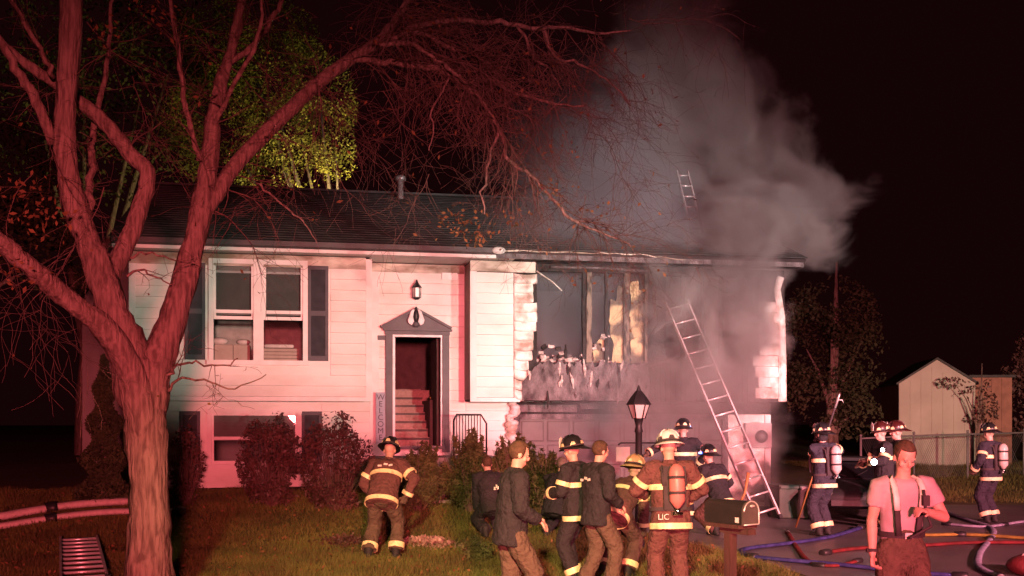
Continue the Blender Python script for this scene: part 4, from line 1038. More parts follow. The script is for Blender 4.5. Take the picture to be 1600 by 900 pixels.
# ------------------------------------------------------------------ mailbox, lamp post, car, bins
mbx_ = empty('mailbox', GX(1141, 11), R(34))
s_ = 11 / F; zt = P(0, 770, 11).z - mbx_.location.z
pr = [(-.105, 0), (.105, 0), (.105, .13)] + [(.105*math.cos(a), .13 + .105*math.sin(a)) for a in np.linspace(.2, math.pi - .2, 9)] + [(-.105, .13)]
z0 = zt - .30
def bx_(p, k=1.0, dz=0): return [(x*k, .115 + (y - .115)*k + z0 + dz) for x, y in p]
q = MB(); q.prism(bx_(pr), 1, -.26, .26); o = q.build('box', 'mailbox', mbx_); 
q = MB(); q.prism(bx_(pr, 1.05), 1, -.285, -.262); dd = q.build('door', 'mailbox_door', mbx_)
q = MB(); q.tube([V((x, -.288, z)) for x, z in bx_(pr, .98)] , .008, 5); q.build('door_rim', 'aluminium', dd)
q = MB(); q.ball((0, -.30, z0 + .185), (.035, .015, .015), 10, 6); q.build('handle', 'aluminium', dd)
q = MB(); q.box(-.13, .13, -.24, .24, z0 - .04, z0 - .002); q.box(-.05, .05, -.30, .1, z0 - .10, z0 - .04); q.build('tray', 'post_wood', mbx_)
q = MB(); q.box(-.045, .045, -.045, .045, -.1, z0 - .1); q.build('post', 'post_wood', mbx_)
q = MB(); q.box(-.108, -.1055, -.22, -.17, z0 + .02, z0 + .07); q.build('sticker', 'orna_white', mbx_)
tag(mbx_, 'dark arched mailbox on a reddish wooden post by the driveway', 'mailbox')

lp = empty('lamp_post', GX(998, 16)); hz = P(0, 604, 16).z - lp.location.z; zl = P(0, 655, 16).z - lp.location.z; zs = P(0, 637, 16).z - lp.location.z
q = MB(); q.lathe([(.09, -.1), (.09, .1), (.055, .2), (.05, zl - .2), (.065, zl - .18), (.045, zl - .1), (.07, zl), (.09, zl + .015)], 14); q.build('post', 'iron', lp)
q = MB(); q.lathe([(.085, zl + .016), (.155, zs + .04)], 6, smooth=False); lg = q.build('lantern', 'lantern_glass', lp)
for k in range(6):
    a = k * math.pi / 3; q = MB(); q.tube([(.09*math.cos(a), .09*math.sin(a), zl + .01), (.16*math.cos(a), .16*math.sin(a), zs + .045)], .011, 4); q.build('lantern_bar', 'iron', lg)
q = MB(); q.lathe([(.185, zs + .041), (.18, zs + .055), (.12, zs + .15), (.05, zs + .24), (.035, zs + .25), (.03, hz - .04), (.008, hz + .02)], 6, smooth=False); q.build('lantern_roof', 'iron', lp)
zc = P(0, 692, 16).z - lp.location.z
q = MB(); q.tube([(-.30, 0, zc - .03), (-.26, 0, zc), (.26, 0, zc)], .013, 6); q.ball((.27, 0, zc), .02, 8, 5); q.build('crossbar', 'iron', lp)
q = MB(); q.box(-.33, -.13, -.008, .008, zc - .27, zc - .06); hs = q.build('hanging_plate', 'meter_grey', lp)
tag(lp, 'black lamp post with a lantern on the lawn in front of the garage', 'lamp post')

car = empty('parked_car', GX(1328, 20.6), R(254)); car.location.z += .012; car.scale = (.82, .82, .82)
def carbody():
    q = MB(); secs = []
    # x along the car (front +x), stations: (x, half width, z low, z shoulder, z top)
    st = [(-2.15, .70, .42, .74, .80), (-2.05, .80, .30, .80, .90), (-1.4, .86, .22, .86, .94), (-.6, .88, .20, .87, .93), (.5, .88, .20, .86, .91), (1.2, .86, .22, .80, .86), (1.8, .80, .26, .70, .76), (2.15, .68, .34, .58, .62)]
    for x, hw, zl_, zs_, zt_ in st:
        ring = [(-hw*.92, zl_), (hw*.92, zl_), (hw, zl_ + .12), (hw*1.0, zs_ - .1), (hw*.93, zs_), (hw*.7, zt_), (0, zt_ + .02), (-hw*.7, zt_), (-hw*.93, zs_), (-hw, zs_ - .1), (-hw, zl_ + .12)]
        q.v += [(x, y, z) for y, z in ring]
    n = 11; q.f = [(i*n + k, i*n + (k+1) % n, (i+1)*n + (k+1) % n, (i+1)*n + k) for i in range(len(st)-1) for k in range(n)] + [tuple(range(n)), tuple((len(st)-1)*n + k for k in range(n-1, -1, -1))]
    q.sm = [True]*len(q.f); return q
carbody().build('body', 'car_paint', car).modifiers.new('sub', 'SUBSURF').levels = 1
q = MB()
cab = [(-1.75, .68, .92), (-1.15, .60, 1.24), (-.2, .60, 1.30), (.35, .62, 1.22), (1.05, .72, .90)]
for x, hw, z in cab: q.v += [(x, -hw, z), (x, hw, z), (x, hw*1.1, .88), (x, -hw*1.1, .88)]
q.f = [(i*4 + k, i*4 + (k+1) % 4, (i+1)*4 + (k+1) % 4, (i+1)*4 + k) for i in range(4) for k in range(4)] + [(0, 1, 2, 3), (19, 18, 17, 16)]; q.sm = [False]*len(q.f); q.build('window', 'car_glass', car)
q = MB()
for s in (-1, 1):
    q.tube([(1.07, s*.735, .90), (.36, s*.635, 1.23), (-.2, s*.615, 1.31), (-1.15, s*.615, 1.25), (-1.78, s*.70, .92)], .035, 6)
    q.tube([(-.3, s*.63, 1.29), (-.36, s*.69, .9)], .03, 5)
q.box(-1.12, .30, -.60, .60, 1.255, 1.325); q.build('roof', 'car_paint', car)
for x in (-1.35, 1.35):
    for s in (-1, 1):
        q = MB(); M_ = Matrix.Translation((x, s*.80, .31)) @ Matrix.Rotation(R(90), 4, 'X'); q.lathe([(.24, -.1), (.31, -.085), (.31, .085), (.24, .1)], 20, M_); wo = q.build('wheel', 'rubber', car)
        q = MB(); q.lathe([(.2, -.104), (.19, -.108), (.05, -.10), (.05, .10), (.19, .108), (.2, .104)], 14, M_); q.build('rim', 'aluminium', wo)
for s in (-1, 1):
    q = MB(); q.ball((2.02, s*.52, .60), (.10, .17, .07), 12, 7); q.build('headlight', 'head_lamp', car)
    q = MB(); q.tube([(1.0, s*.1, .935), (.72, s*.45 - .1, 1.06)], .012, 4); q.build('wiper', 'rubber', car)
q = MB(); q.box(2.07, 2.16, -.42, .42, .36, .48); q.build('grille', 'iron', car)
tag(car, 'dark car parked in the driveway behind the firefighter with the pole', 'car')
def bin_(px, Y, h, wpx, label, m):
    b = GX(px, Y); root = empty('recycling_bin', b + V((0, 0, .012)), R(12)); wd = wpx*Y/F
    q = MB(); q.add([(-wd*.45, -.2, 0), (wd*.45, -.2, 0), (wd*.45, .2, 0), (-wd*.45, .2, 0), (-wd*.5, -.24, h), (wd*.5, -.24, h), (wd*.5, .24, h), (-wd*.5, .24, h)], [(0, 3, 2, 1), (4, 5, 6, 7), (0, 1, 5, 4), (1, 2, 6, 5), (2, 3, 7, 6), (3, 0, 4, 7)]); bevel(q.build('bin', m, root), .02)
    q = MB(); q.box(-wd*.54, wd*.54, -.27, .27, h + .002, h + .05); q.box(-wd*.5, wd*.5, -.29, -.26, h - .02, h + .04); bevel(q.build('lid', m, root), .012)
    for s in (-1, 1):
        q = MB(); q.lathe([(.06, -.02), (.07, 0), (.06, .02)], 12, Matrix.Translation((s*wd*.45, .2, .06)) @ Matrix.Rotation(R(90), 4, 'Y')); q.build('wheel', 'rubber', root)
    tag(root, label, 'bin', 'bins at the foot of the ladder')
bin_(1224, 20.2, .56, 33, 'dark green bin right beside the ladder foot', 'bin_green')
bin_(1253, 20.2, .54, 25, 'paler bin beside the leaning pole', 'meter_grey')

# ------------------------------------------------------------------ people
folds = bpy.data.textures.new('folds', 'CLOUDS'); folds.noise_scale = .11; folds.noise_depth = 2
def cloth_mods(o, vox, fold=.022):
    fold *= 1.5
    m = o.modifiers.new('weld', 'REMESH'); m.mode = 'VOXEL'; m.voxel_size = vox; m.use_smooth_shade = True
    s = o.modifiers.new('soft', 'SMOOTH'); s.factor = .5; s.iterations = 4
    if fold:
        d = o.modifiers.new('folds', 'DISPLACE'); d.texture = folds; d.strength = fold; d.mid_level = .5; d.texture_coords = 'GLOBAL'
    return o
def ik(a, c, l1, l2, pole):
    a, c = V(a), V(c); d = c - a; L_ = d.length
    if L_ > (l1 + l2) * .995: c = a + d.normalized() * (l1 + l2) * .995; d = c - a; L_ = d.length
    x = (l1*l1 - l2*l2 + L_*L_) / (2*L_); h = math.sqrt(max(0, l1*l1 - x*x)); dn = d / L_
    p = V(pole); p = (p - dn * p.dot(dn)).normalized()
    return a + dn*x + p*h, c
def hand(mb, w, d, pn, side, curl=.5, g=1.0):
    d = V(d).normalized(); pn = V(pn); pn = (pn - d*pn.dot(d)).normalized(); sd = d.cross(pn) * side
    e = w + d * .088
    mb.tube([w - d*.02, w + d*.02, w + d*.06, e], [.028*g, .036*g, .043*g, .040*g], 10, .42, pn, round_caps=True)
    for i, (off, ln) in enumerate(((.030, .072), (.010, .082), (-.010, .076), (-.029, .058))):
        b = e + sd*off*g - d*.01; c1 = curl * (.8 + .12*i); d1 = (d*math.cos(c1) + pn*math.sin(c1)); d2 = (d*math.cos(c1*2.1) + pn*math.sin(c1*2.1))
        m1 = b + d1*ln*.52; mb.tube([b, m1, m1 + d2*ln*.48], [.0105*g, .0098*g, .0085*g], 7, round_caps=True)
    b = w + d*.025 + sd*.034*g; t1 = b + (d*.55 + sd*.55 + pn*.45).normalized()*.042; t2 = t1 + (d*.8 + pn*.45 + sd*.05).normalized()*.032
    mb.tube([b - sd*.012, b, t1, t2], [.014*g, .0135*g, .012*g, .010*g], 7, round_caps=True)

def helmet(root, Mh, m, led=False, torch=False):
    q = MB(); n = 24
    q.lathe([(.116, .0), (.12, .03), (.110, .075), (.086, .115), (.048, .140), (.012, .150)], n, Mh, sx=1, sy=1.22)
    for a in range(6):
        t = a * math.pi / 3 + math.pi / 6
        q.tube([Mh @ V((math.cos(t)*.118*k, math.sin(t)*.118*1.22*k, z)) for k, z in ((1.0, .03), (.95, .075), (.74, .118), (.42, .144), (.1, .155))], [.008]*5, 5)
    ho = q.build('helmet', m, root)
    q = MB(); vs = []
    for (k, zz) in ((0, .012), (1, -.012), (1, -.020), (0, .0)):
        for i in range(n):
            t = 2*math.pi*i/n; back = max(0, -math.sin(t)); r = .114 + k * (.034 + .062*back**1.5)
            vs.append(Mh @ V((math.cos(t)*r, math.sin(t)*r*1.2, zz - k*.045*back)))
    q.add(vs, [(i*n + k, i*n + (k+1) % n, ((i+1) % 4)*n + (k+1) % n, ((i+1) % 4)*n + k) for i in range(4) for k in range(n)], True)
    q.build('brim', m, ho)
    q = MB(); q.prism([(-.045, .0), (.045, .0), (.05, .07), (.03, .115), (0, .135), (-.03, .115), (-.05, .07)], 1, .145, .152); q.v = [tuple(Mh @ (Matrix.Rotation(R(8), 4, 'X') @ V(v))) for v in q.v]; q.build('front_shield', 'reflective_white' if m != 'helmet_white' else 'strap', ho)
    for i in range(6):
        t = (i + .5) * math.pi / 3; c = V((math.cos(t)*.121, math.sin(t)*.121*1.22, .034))
        M_ = Mh @ Matrix.Translation(c) @ Matrix.Rotation(t - math.pi/2, 4, 'Z')
        q = MB(); q.add([M_ @ V(p) for p in ((-.036, 0, -.018), (.036, 0, -.018), (.018, -.006, .024), (-.018, -.006, .024), (-.036, .006, -.018), (.036, .006, -.018), (.018, 0, .024), (-.018, 0, .024))],
                        [(0, 1, 2, 3), (7, 6, 5, 4), (0, 4, 5, 1), (1, 5, 6, 2), (2, 6, 7, 3), (3, 7, 4, 0)]); q.build('reflective_patch', 'strap' if m == 'helmet_white' else 'reflective', ho)
    q = MB(); q.band((Mh @ V((0, 0, .012))), (Mh.to_3x3() @ V((0, 0, 1))), .120, 1.22, (Mh.to_3x3() @ V((0, 1, 0))), .018, .006); q.build('helmet_band', 'strap', ho)
    if led:
        q = MB(); q.cbox((.135*led, .05, .015), (.022, .05, .022), Mh); q.build('helmet_light', 'blue_led', ho)
    return ho

def person(label, root_loc, rot, H=1.78, jacket='turnout_dark', trousers='turnout_dark', helm=None, hair=None, tank=None, stripes=True, gloves=True,
           lean=.05, hz=None, feet=((-.11, 0), (.11, 0)), hands=None, hpole=((-.6, -.8, -.2), (.6, -.8, -.2)), hp=.15, hy=0, tee=False, suspenders=False, led=0, mask=False, far=False,
           group='firefighters at the house fire', letters=None, curl=.5, heelup=(0, 0), trouser_band=True, shoulder_patch=False):
    s = H / 1.78; root = empty('person', root_loc, R(rot))
    hz = (hz or .93) * s
    hip = V((0, 0, hz)); T = V((0, math.sin(lean), math.cos(lean))); Fv = V((0, math.cos(lean), -math.sin(lean))); X = V((1, 0, 0))
    sh = hip + T * .50 * s; neck = hip + T * .55 * s
    la = lean * .45; hc = neck + V((0, math.sin(la), math.cos(la))) * .155 * s + V((0, .025, 0))
    Mh = Matrix.Translation(hc) @ Matrix.Rotation(hy, 4, 'Z') @ Matrix.Rotation(-hp, 4, 'X') @ Matrix.Scale(s, 4)
    inv = Matrix.Rotation(-R(rot), 4, 'Z') @ Matrix.Translation(-V(root_loc))
    J = []
    for i, sx in enumerate((-1, 1)):
        S0 = sh + X * sx * (.185 if tee else .195) * s - T*.01
        if hands and hands[i] is not None:
            hw = hands[i]; tgt = (inv @ V(hw[1:])) if hw[0] == 'w' else hip + X*hw[0]*s + Fv*hw[1]*s + T*hw[2]*s
        else: tgt = S0 + V((sx*.10, .06, -.53)) * s
        E, Wr = ik(S0, tgt, .295*s, .265*s, V(hpole[i])); J.append((S0, E, Wr))
    Lg = []
    for i, sx in enumerate((-1, 1)):
        A = V((feet[i][0]*s, feet[i][1]*s, (.095 + heelup[i])*s)); h0 = hip + X*sx*.095*s - V((0, 0, .03))
        K, A = ik(h0, A, .43*s, .43*s, (sx*.12, 1, .1)); Lg.append((h0, K, A))
    vox = .012 if far else .009
    # the body: one continuous surface
    b = MB(); k = .86
    b.tube([hip - T*.08*s, hip + T*.02*s, hip + T*.2*s, hip + T*.38*s, hip + T*.49*s, neck], [.14*s, .15*s, .135*s, .155*s, .13*s, .055*s], 16, .68, Fv, round_caps=True)
    b.tube([neck - T*.04*s, hc - V((0, .012, .05))*s], [.058*s, .054*s], 12, round_caps=True)
    def hb(c, r): b.ball(Mh @ V(c), tuple(q*s for q in r), 16, 11, Mh.to_3x3().normalized())
    hb((0, -.008, .025), (.077, .097, .093)); hb((0, .022, -.045), (.060, .070, .075)); hb((0, .062, -.092), (.026, .024, .020))
    hb((0, .098, -.012), (.013, .020, .026)); hb((0, .086, -.064), (.026, .013, .007)); hb((0, .084, -.076), (.022, .012, .007))
    for sx in (-1, 1):
        hb((sx*.080, -.004, -.015), (.010, .020, .032)); hb((sx*.030, .080, .026), (.026, .012, .008)); hb((sx*.042, .062, -.03), (.022, .020, .022))
    for i, sx in enumerate((-1, 1)):
        S0, E, Wr = J[i]
        b.tube([S0 - X*sx*.05*s, S0, S0.lerp(E, .5), E], [.05*s, .058*s, .050*s, .040*s], 12, round_caps=True); b.tube([E, E.lerp(Wr, .3), Wr], [.042*s, .043*s, .028*s], 12, round_caps=True)
        dv = (Wr - E).normalized(); pn = V((-sx*.7, .5, 0)) if dv.z < -.5 else V((-sx*.4, 0, -1))
        hand(b, Wr, dv, pn, -sx, curl, (1.22 if gloves else 1.05) * s)
        h0, K, A = Lg[i]
        b.tube([h0, h0.lerp(K, .5), K], [.08*s, .072*s, .055*s], 12, round_caps=True); b.tube([K, K.lerp(A, .35), A], [.055*s, .055*s, .038*s], 12, round_caps=True)
        b.tube([A, A + V((0, .04, -.055))*s, A + V((0, .14, -.07))*s], [.04*s, .04*s, .032*s], 10, round_caps=True)
    bo = b.build('body', 'skin', root); m = bo.modifiers.new('weld', 'REMESH'); m.mode = 'VOXEL'; m.voxel_size = vox; m.use_smooth_shade = True
    sm = bo.modifiers.new('soft', 'SMOOTH'); sm.factor = .4; sm.iterations = 2
    if not far:
        for sx in (-1, 1):
            q = MB(); q.ball(Mh @ V((sx*.030, .079, .006)), .0115*s, 10, 7); eo = q.build('eye', 'eye_white', root)
            q = MB(); q.ball(Mh @ V((sx*.030, .0875, .006)), .0055*s, 8, 5); q.build('iris', 'iron', eo)
    if gloves:
        for i, sx in enumerate((-1, 1)):
            S0, E, Wr = J[i]; q = MB(); dv = (Wr - E).normalized(); pn = V((-sx*.7, .5, 0)) if dv.z < -.5 else V((-sx*.4, 0, -1))
            hand(q, Wr, dv, pn, -sx, curl, 1.36*s); q.tube([Wr - dv*.05, Wr + dv*.01], [.05*s, .044*s], 10); cloth_mods(q.build('glove', 'turnout_brown', root), .010, 0)
    # trousers
    tk = 1.0 if not tee else .96
    q = MB(); q.tube([hip - T*.06*s, hip + T*.06*s, hip + T*.13*s], [.182*s*tk, .178*s*tk, .168*s*tk], 18, .72, Fv, round_caps=True)
    for i in range(2):
        h0, K, A = Lg[i]; q.tube([h0, h0.lerp(K, .5), K], [.115*s*tk, .108*s*tk, .094*s*tk], 14, round_caps=True); q.tube([K, K.lerp(A, .5), A + V((0, 0, .03))], [.094*s*tk, .092*s*tk, .100*s*tk], 14)
    cloth_mods(q.build('trousers', trousers, root), .013, .022)
    for i in range(2):
        h0, K, A = Lg[i]; d = (A - K).normalized()
        if stripes and trouser_band: 
            q = MB(); q.band(K.lerp(A, .80), d, .106*s, 1, Fv, .075*s, .006); q.build('trouser_stripe', 'reflective', root)
        q = MB(); q.tube([A + V((0, -.0, .06))*s, A + V((0, .0, -.01))*s], [.068*s, .062*s], 12, round_caps=True)
        q.tube([A + V((0, -.05, -.055))*s, A + V((0, .05, -.05))*s, A + V((0, .17, -.062))*s], [.045*s, .052*s, .043*s], 12, .72, (0, 0, 1), round_caps=True); cloth_mods(q.build('boot', 'rubber', root), .012, 0)
    # jacket or tee shirt
    if tee: prof = [(.0, .165), (.08, .172), (.2, .172), (.34, .185), (.44, .182), (.505, .135), (.54, .075)]; fl = .66
    else: prof = [(-.16, .215), (-.06, .212), (.1, .205), (.25, .208), (.38, .215), (.46, .200), (.515, .150), (.55, .095)]; fl = .74
    ts = [p[0] for p in prof]; rs_ = [p[1] for p in prof]
    q = MB(); q.tube([hip + T*t*s for t in ts], [r*s for r in rs_], 20, fl, Fv)
    for i, sx in enumerate((-1, 1)):
        S0, E, Wr = J[i]
        if tee: q.tube([S0 - X*sx*.06*s, S0, S0.lerp(E, .62)], [.075*s, .078*s, .074*s], 14, round_caps=False)
        else:
            q.tube([S0 - X*sx*.07*s, S0, S0.lerp(E, .5), E], [.09*s, .095*s, .083*s, .075*s], 14, round_caps=True); q.tube([E, E.lerp(Wr, .5), Wr - (Wr - E)*.06], [.075*s, .068*s, .062*s], 14)
    jo = cloth_mods(q.build('tee_shirt' if tee else 'jacket', jacket, root), .013, .016 if tee else .024)
    if not tee:
        q = MB(); q.tube([neck - T*.05*s, neck + T*.03*s], [.092*s, .078*s], 16, 1, Fv); cloth_mods(q.build('collar', jacket, root), .012, .01)
    def rt(t): return float(np.interp(t, ts, rs_))
    if stripes:
        for t, hh_ in ((-.115, .062), (.29, .06)):
            q = MB(); q.band(hip + T*t*s, T, (rt(t) + .012)*s, fl, Fv, hh_*s, .006, 36); q.build('jacket_stripe', 'reflective', root)
        for i in range(2):
            S0, E, Wr = J[i]
            q = MB(); q.band(S0.lerp(E, .62), E - S0, .090*s, 1, Fv, .055*s, .006); q.build('sleeve_stripe', 'reflective', root)
            q = MB(); q.band(E.lerp(Wr, .80), Wr - E, .076*s, 1, Fv, .05*s, .006); q.build('cuff_stripe', 'reflective', root)
    if tee:
        q = MB(); q.band(hip + T*.10*s, T, .176*s, .72, Fv, .045*s, .008); q.build('belt', 'strap', root)
        q = MB(); q.cbox(hip + T*.10*s + Fv*.138*s, (.06, .02, .045)); q.build('belt_buckle', 'aluminium', root)
    if suspenders:
        for sx in (-1, 1):
            lo_ = [hip + T*t*s + X*sx*x*s + Fv*f*s for t, x, f in ((.10, .075, .140), (.20, .085, .134), (.30, .095, .142))]
            hi = [hip + T*t*s + X*sx*x*s + Fv*f*s for t, x, f in ((.30, .095, .144), (.40, .105, .143), (.47, .11, .118), (.525, .105, .06), (.545, .10, 0), (.50, .08, -.10))]
            q = MB(); q.tube(lo_, .024*s, 8, .35, Fv); q.build('suspender', 'strap', root)
            q = MB(); q.tube(hi, .026*s, 8, .40, Fv); q.build('suspender', 'reflective_white', root)
        S0, E, Wr = J[1]; d = (Wr - E).normalized(); q = MB(); q.band(Wr - d*.03, d, .033*s, 1, Fv, .026, .006); q.tube([Wr - d*.03 + V((.034, -.0, 0)), Wr - d*.03 + V((.046, 0, 0))], .018, 10); q.build('watch', 'strap', root)
        q = MB(); a = hip + X*-.12*s + Fv*.16*s + T*.30*s
        q.tube([hip + X*-.10*s + Fv*.16*s + T*.46*s, a, hip + X*-.16*s + Fv*.18*s + T*.18*s, hip + X*.02*s + Fv*.20*s + T*.09*s], .012, 6); q.build('radio_cord', 'strap', root)
        q = MB(); q.cbox(hip + X*-.11*s + Fv*.18*s + T*.38*s, (.05, .04, .08)); q.build('radio_microphone', 'strap', root)
    if helm: helmet(root, Mh @ Matrix.Translation((0, -.008, .045)), helm, led)
    if hair:
        q = MB(); q.ball((0, -.012, .030), (.0805, .0985, .0965), 26, 16); q.f = [f for f in q.f if not (np.mean([q.v[i][1] for i in f]) > .035 and np.mean([q.v[i][2] for i in f]) < .078) and np.mean([q.v[i][2] for i in f]) > -.055]
        q.sm = [True]*len(q.f); q.v = [tuple(Mh @ (V(p) * (1 + random.uniform(-.012, .02)))) for p in q.v]
        o = q.build('hair', hair, root); so = o.modifiers.new('thick', 'SOLIDIFY'); so.thickness = .008; so.offset = 0
    if mask:
        q = MB(); q.ball(Mh @ V((0, .085, -.02)), (.065, .05, .075), 14, 9); q.tube([Mh @ V((0, .12, -.06)), Mh @ V((0, .16, -.09))], .03, 9); q.build('face_mask', 'rubber', root)
        q = MB(); q.ball(Mh @ V((0, -.01, -.03)), (.088, .095, .10), 14, 9); cloth_mods(q.build('hood', 'turnout_dark', root), .012, 0)
    if tank:
        bk = -(rt(.3)*fl + .045)
        c = hip + Fv*(bk - .055)*s
        q = MB(); q.box(-.12*s, .12*s, -.012, .012, .05*s, .50*s, Matrix((X, Fv, T)).transposed().to_4x4().__class__(Matrix.Translation(hip + Fv*(bk + .03)*s) @ Matrix((X, Fv, T)).transposed().to_4x4())); q.build('back_frame', 'strap', root)
        q = MB(); q.tube([c + T*.06*s, c + T*.09*s, c + T*.14*s, c + T*.44*s, c + T*.49*s, c + T*.52*s], [.022*s, .045*s, .082*s, .082*s, .062*s, .03*s], 18); to = q.build('air_tank', tank, root)
        q = MB(); q.tube([c + T*.0*s, c + T*.07*s], .026*s, 10); q.tube([c + T*.01*s - X*.05*s, c + T*.01*s + X*.05*s], .018*s, 8); q.build('valve', 'chrome', to)
        for t in (.22, .38):
            q = MB(); q.band(c + T*t*s, T, .083*s, 1, Fv, .03, .004); q.build('tank_band', 'strap', to)
        for sx in (-1, 1):
            q = MB(); q.tube([hip + T*.30*s + X*sx*.11*s + Fv*(bk + .02)*s, hip + T*.45*s + X*sx*.11*s + Fv*-.15*s, hip + T*.535*s + X*sx*.11*s + Fv*-.02*s, hip + T*.46*s + X*sx*.12*s + Fv*.14*s, hip + T*.30*s + X*sx*.13*s + Fv*.175*s, hip + T*.10*s + X*sx*.17*s + Fv*.12*s], .028*s, 8, .5, Fv); q.build('harness_strap', 'strap', root)
        q = MB(); q.band(hip + T*.06*s, T, (rt(.06) + .016)*s, fl, Fv, .04*s, .008, 32); q.build('waist_strap', 'strap', root)
    if letters:
        o = text_mesh('lettering', letters[0], letters[1], 'reflective_white', root)
        t = letters[2]; Mr = Matrix.Translation(hip + T*t*s - Fv*(rt(t)*fl + .022)*s + X*letters[3]) @ Matrix((X, T, -Fv)).transposed().to_4x4()
        o.matrix_local = Mr
    if shoulder_patch:
        for dx, dz_, rr in ((-.06, .36, 0), (.02, .385, .1), (.09, .37, -.2)):
            q = MB(); M_ = Matrix.Translation(hip + T*dz_*s - Fv*(rt(dz_)*fl + .018)*s + X*dx*s) @ Matrix((X, Fv, T)).transposed().to_4x4() @ Matrix.Rotation(rr, 4, 'Y')
            q.cbox((0, 0, 0), (.055, .006, .028), M_); q.build('reflective_patch', 'reflective_white', root)
    if tee: tag(root, label, 'person', 'people without helmets')
    else: tag(root, label, 'person', group)
    return root

NOH = 'people without helmets'
# bending firefighter by the bushes
person('bent firefighter in a dark coat beside the front bushes, seen from behind', GX(598, 14.9), -8, 1.80, 'turnout_red', 'turnout_brown', helm='helmet_black', tank=None, lean=.62, hz=.86, feet=((-.18, -.05), (.16, .08)),
       hands=((-.20, .30, .12), (.28, .16, .08)), hp=.5, stripes=True, far=False, shoulder_patch=True, hpole=((-.8, -.4, .1), (1, -.3, .1)))
person('bareheaded man with short brown hair and grey trousers, in profile in front of the junipers', GX(797, 10.3), -78, 1.76, 'turnout_dark', 'turnout_brown', hair='hair_brown', stripes=False, gloves=False, lean=.10, feet=((-.11, -.16), (.11, .18)),
       hands=((-.10, .26, .12), (.14, .24, .10)), hp=.35, group=NOH, shoulder_patch=True)
person('bareheaded person crouching by the junipers, left of the man in profile', GX(771, 16.6), 20, 1.70, 'turnout_dark', 'turnout_dark', hair='hair_brown', stripes=False, gloves=False, lean=.5, hz=.52, feet=((-.14, -.02), (.15, .22)),
       hands=((-.16, .40, .05), (.16, .40, .05)), hp=.2, far=True, group=NOH)
person('bareheaded person crouching by the garage corner, left of the dark helmeted firefighter', GX(867, 16.6), -25, 1.70, 'turnout_dark', 'turnout_dark', hair='hair_grey', stripes=False, gloves=False, lean=.45, hz=.50, feet=((-.14, -.02), (.15, .22)),
       hands=((-.16, .40, .05), (.16, .40, .05)), hp=.2, far=True, group=NOH)
person('firefighter in a black helmet and dark coat standing left of the lamp post', GX(901, 12.9), 60, 1.70, 'turnout_dark', 'turnout_dark', helm='helmet_black', lean=.06, feet=((-.12, -.05), (.12, .1)), hands=((-.1, .3, .2), (.22, .15, .05)), hp=.2)
person('bareheaded firefighter with brown trousers behind the black helmeted one', GX(931, 12.4), -62, 1.72, 'turnout_dark', 'turnout_brown', hair='hair_brown', stripes=False, gloves=False, lean=.06, feet=((-.12, -.08), (.12, .14)), hands=((-.12, .28, .16), (.2, .2, .1)), hp=.25, group=NOH, shoulder_patch=True)
person('stooping firefighter in a tan helmet just left of the lamp post', GX(962, 13.3), -35, 1.72, 'turnout_red', 'turnout_red', helm='helmet_tan', lean=.85, hz=.84, feet=((-.15, -.05), (.14, .06)), hands=((-.15, .45, .15), (.18, .45, .12)), hp=.3)
person('fire officer in a white helmet with a reddish air tank, seen from behind', GX(1048, 11.6), 8, 1.79, 'turnout_red', 'turnout_red', helm='helmet_white', tank='tank_red', lean=.10, feet=((-.13, 0), (.13, .02)), hands=((-.16, .32, .22), (.22, .26, .16)), hp=.30, letters=('LIC', .085, -.05, -.13), trouser_band=False,
       hpole=((-1, -.5, -.2), (1, -.5, -.2)))
r = GX(1068, 19.0)
person('firefighter in a black helmet with a blue light, beyond the white helmeted officer', r, 6, 1.80, 'turnout_dark', 'turnout_dark', helm='helmet_black', lean=.03, far=True, led=1, hands=(('w', *P(1004, 712, 18.7)), (.30, .16, .12)), hpole=((-1, -.2, .2), (1, -.4, -.2)))
r = GX(1126, 17.6)
person('crouching firefighter with a blue helmet light behind the mailbox', r, 35, 1.76, 'turnout_dark', 'turnout_red', helm='helmet_black', lean=.42, hz=.62, feet=((-.16, -.05), (.16, .24)), hands=((-.16, .42, .2), (.3, .3, .2)), far=True, led=-1, hp=.1)
YP = 17.45
r = GX(1288, YP); pa_, pb_ = G(1243, 825), P(1312, 615, 17.75)
def on_pole(t): return pa_.lerp(pb_, t)
person('firefighter with a grey air tank holding a long pole on the driveway', r, 32, 1.76, 'turnout_navy', 'turnout_navy', helm='helmet_black', tank='tank', lean=.05, mask=True, hands=(('w', *on_pole(.46)), ('w', *(on_pole(.60) + V((.04, -.1, -.02))))), hpole=((-1, -.3, -.3), (1, -.3, -.2)), feet=((-.12, 0), (.12, .04)), hp=.1)
person('firefighter with a shoulder lamp behind the man in suspenders, nearer the house', GX(1381, 18.3), 95, 1.76, 'turnout_dark', 'turnout_dark', helm='helmet_red', lean=.05, far=True, hands=((-.12, .34, .26), (.12, .34, .2)))
person('firefighter in a dark red helmet in front of the shed wall edge', GX(1406, 18.5), 80, 1.77, 'turnout_dark', 'turnout_dark', helm='helmet_red', lean=.05, far=True, hands=((-.12, .34, .26), (.12, .34, .2)))
person('man in a pale tee shirt and suspenders with a wristwatch, walking on the driveway', GX(1408, 8.6), 183, 1.77, 'tee', 'turnout_brown', hair='hair_brown', stripes=False, gloves=False, tee=True, suspenders=True, lean=.06, hz=.95,
       feet=((-.10, .12), (.11, -.14)), hands=((-.10, .20, .30), (.245, .04, -.06)), hpole=((-1, -.3, -.9), (.6, -1, .1)), hp=.55, hy=.10, curl=.8)
person('firefighter with a pale air tank at the right edge, facing the shed', GX(1548, 19.3), 32, 1.72, 'turnout_navy', 'turnout_navy', helm='helmet_black', tank='tank', lean=.02, far=True, hands=((-.30, .14, .05), (.26, .16, .05)))

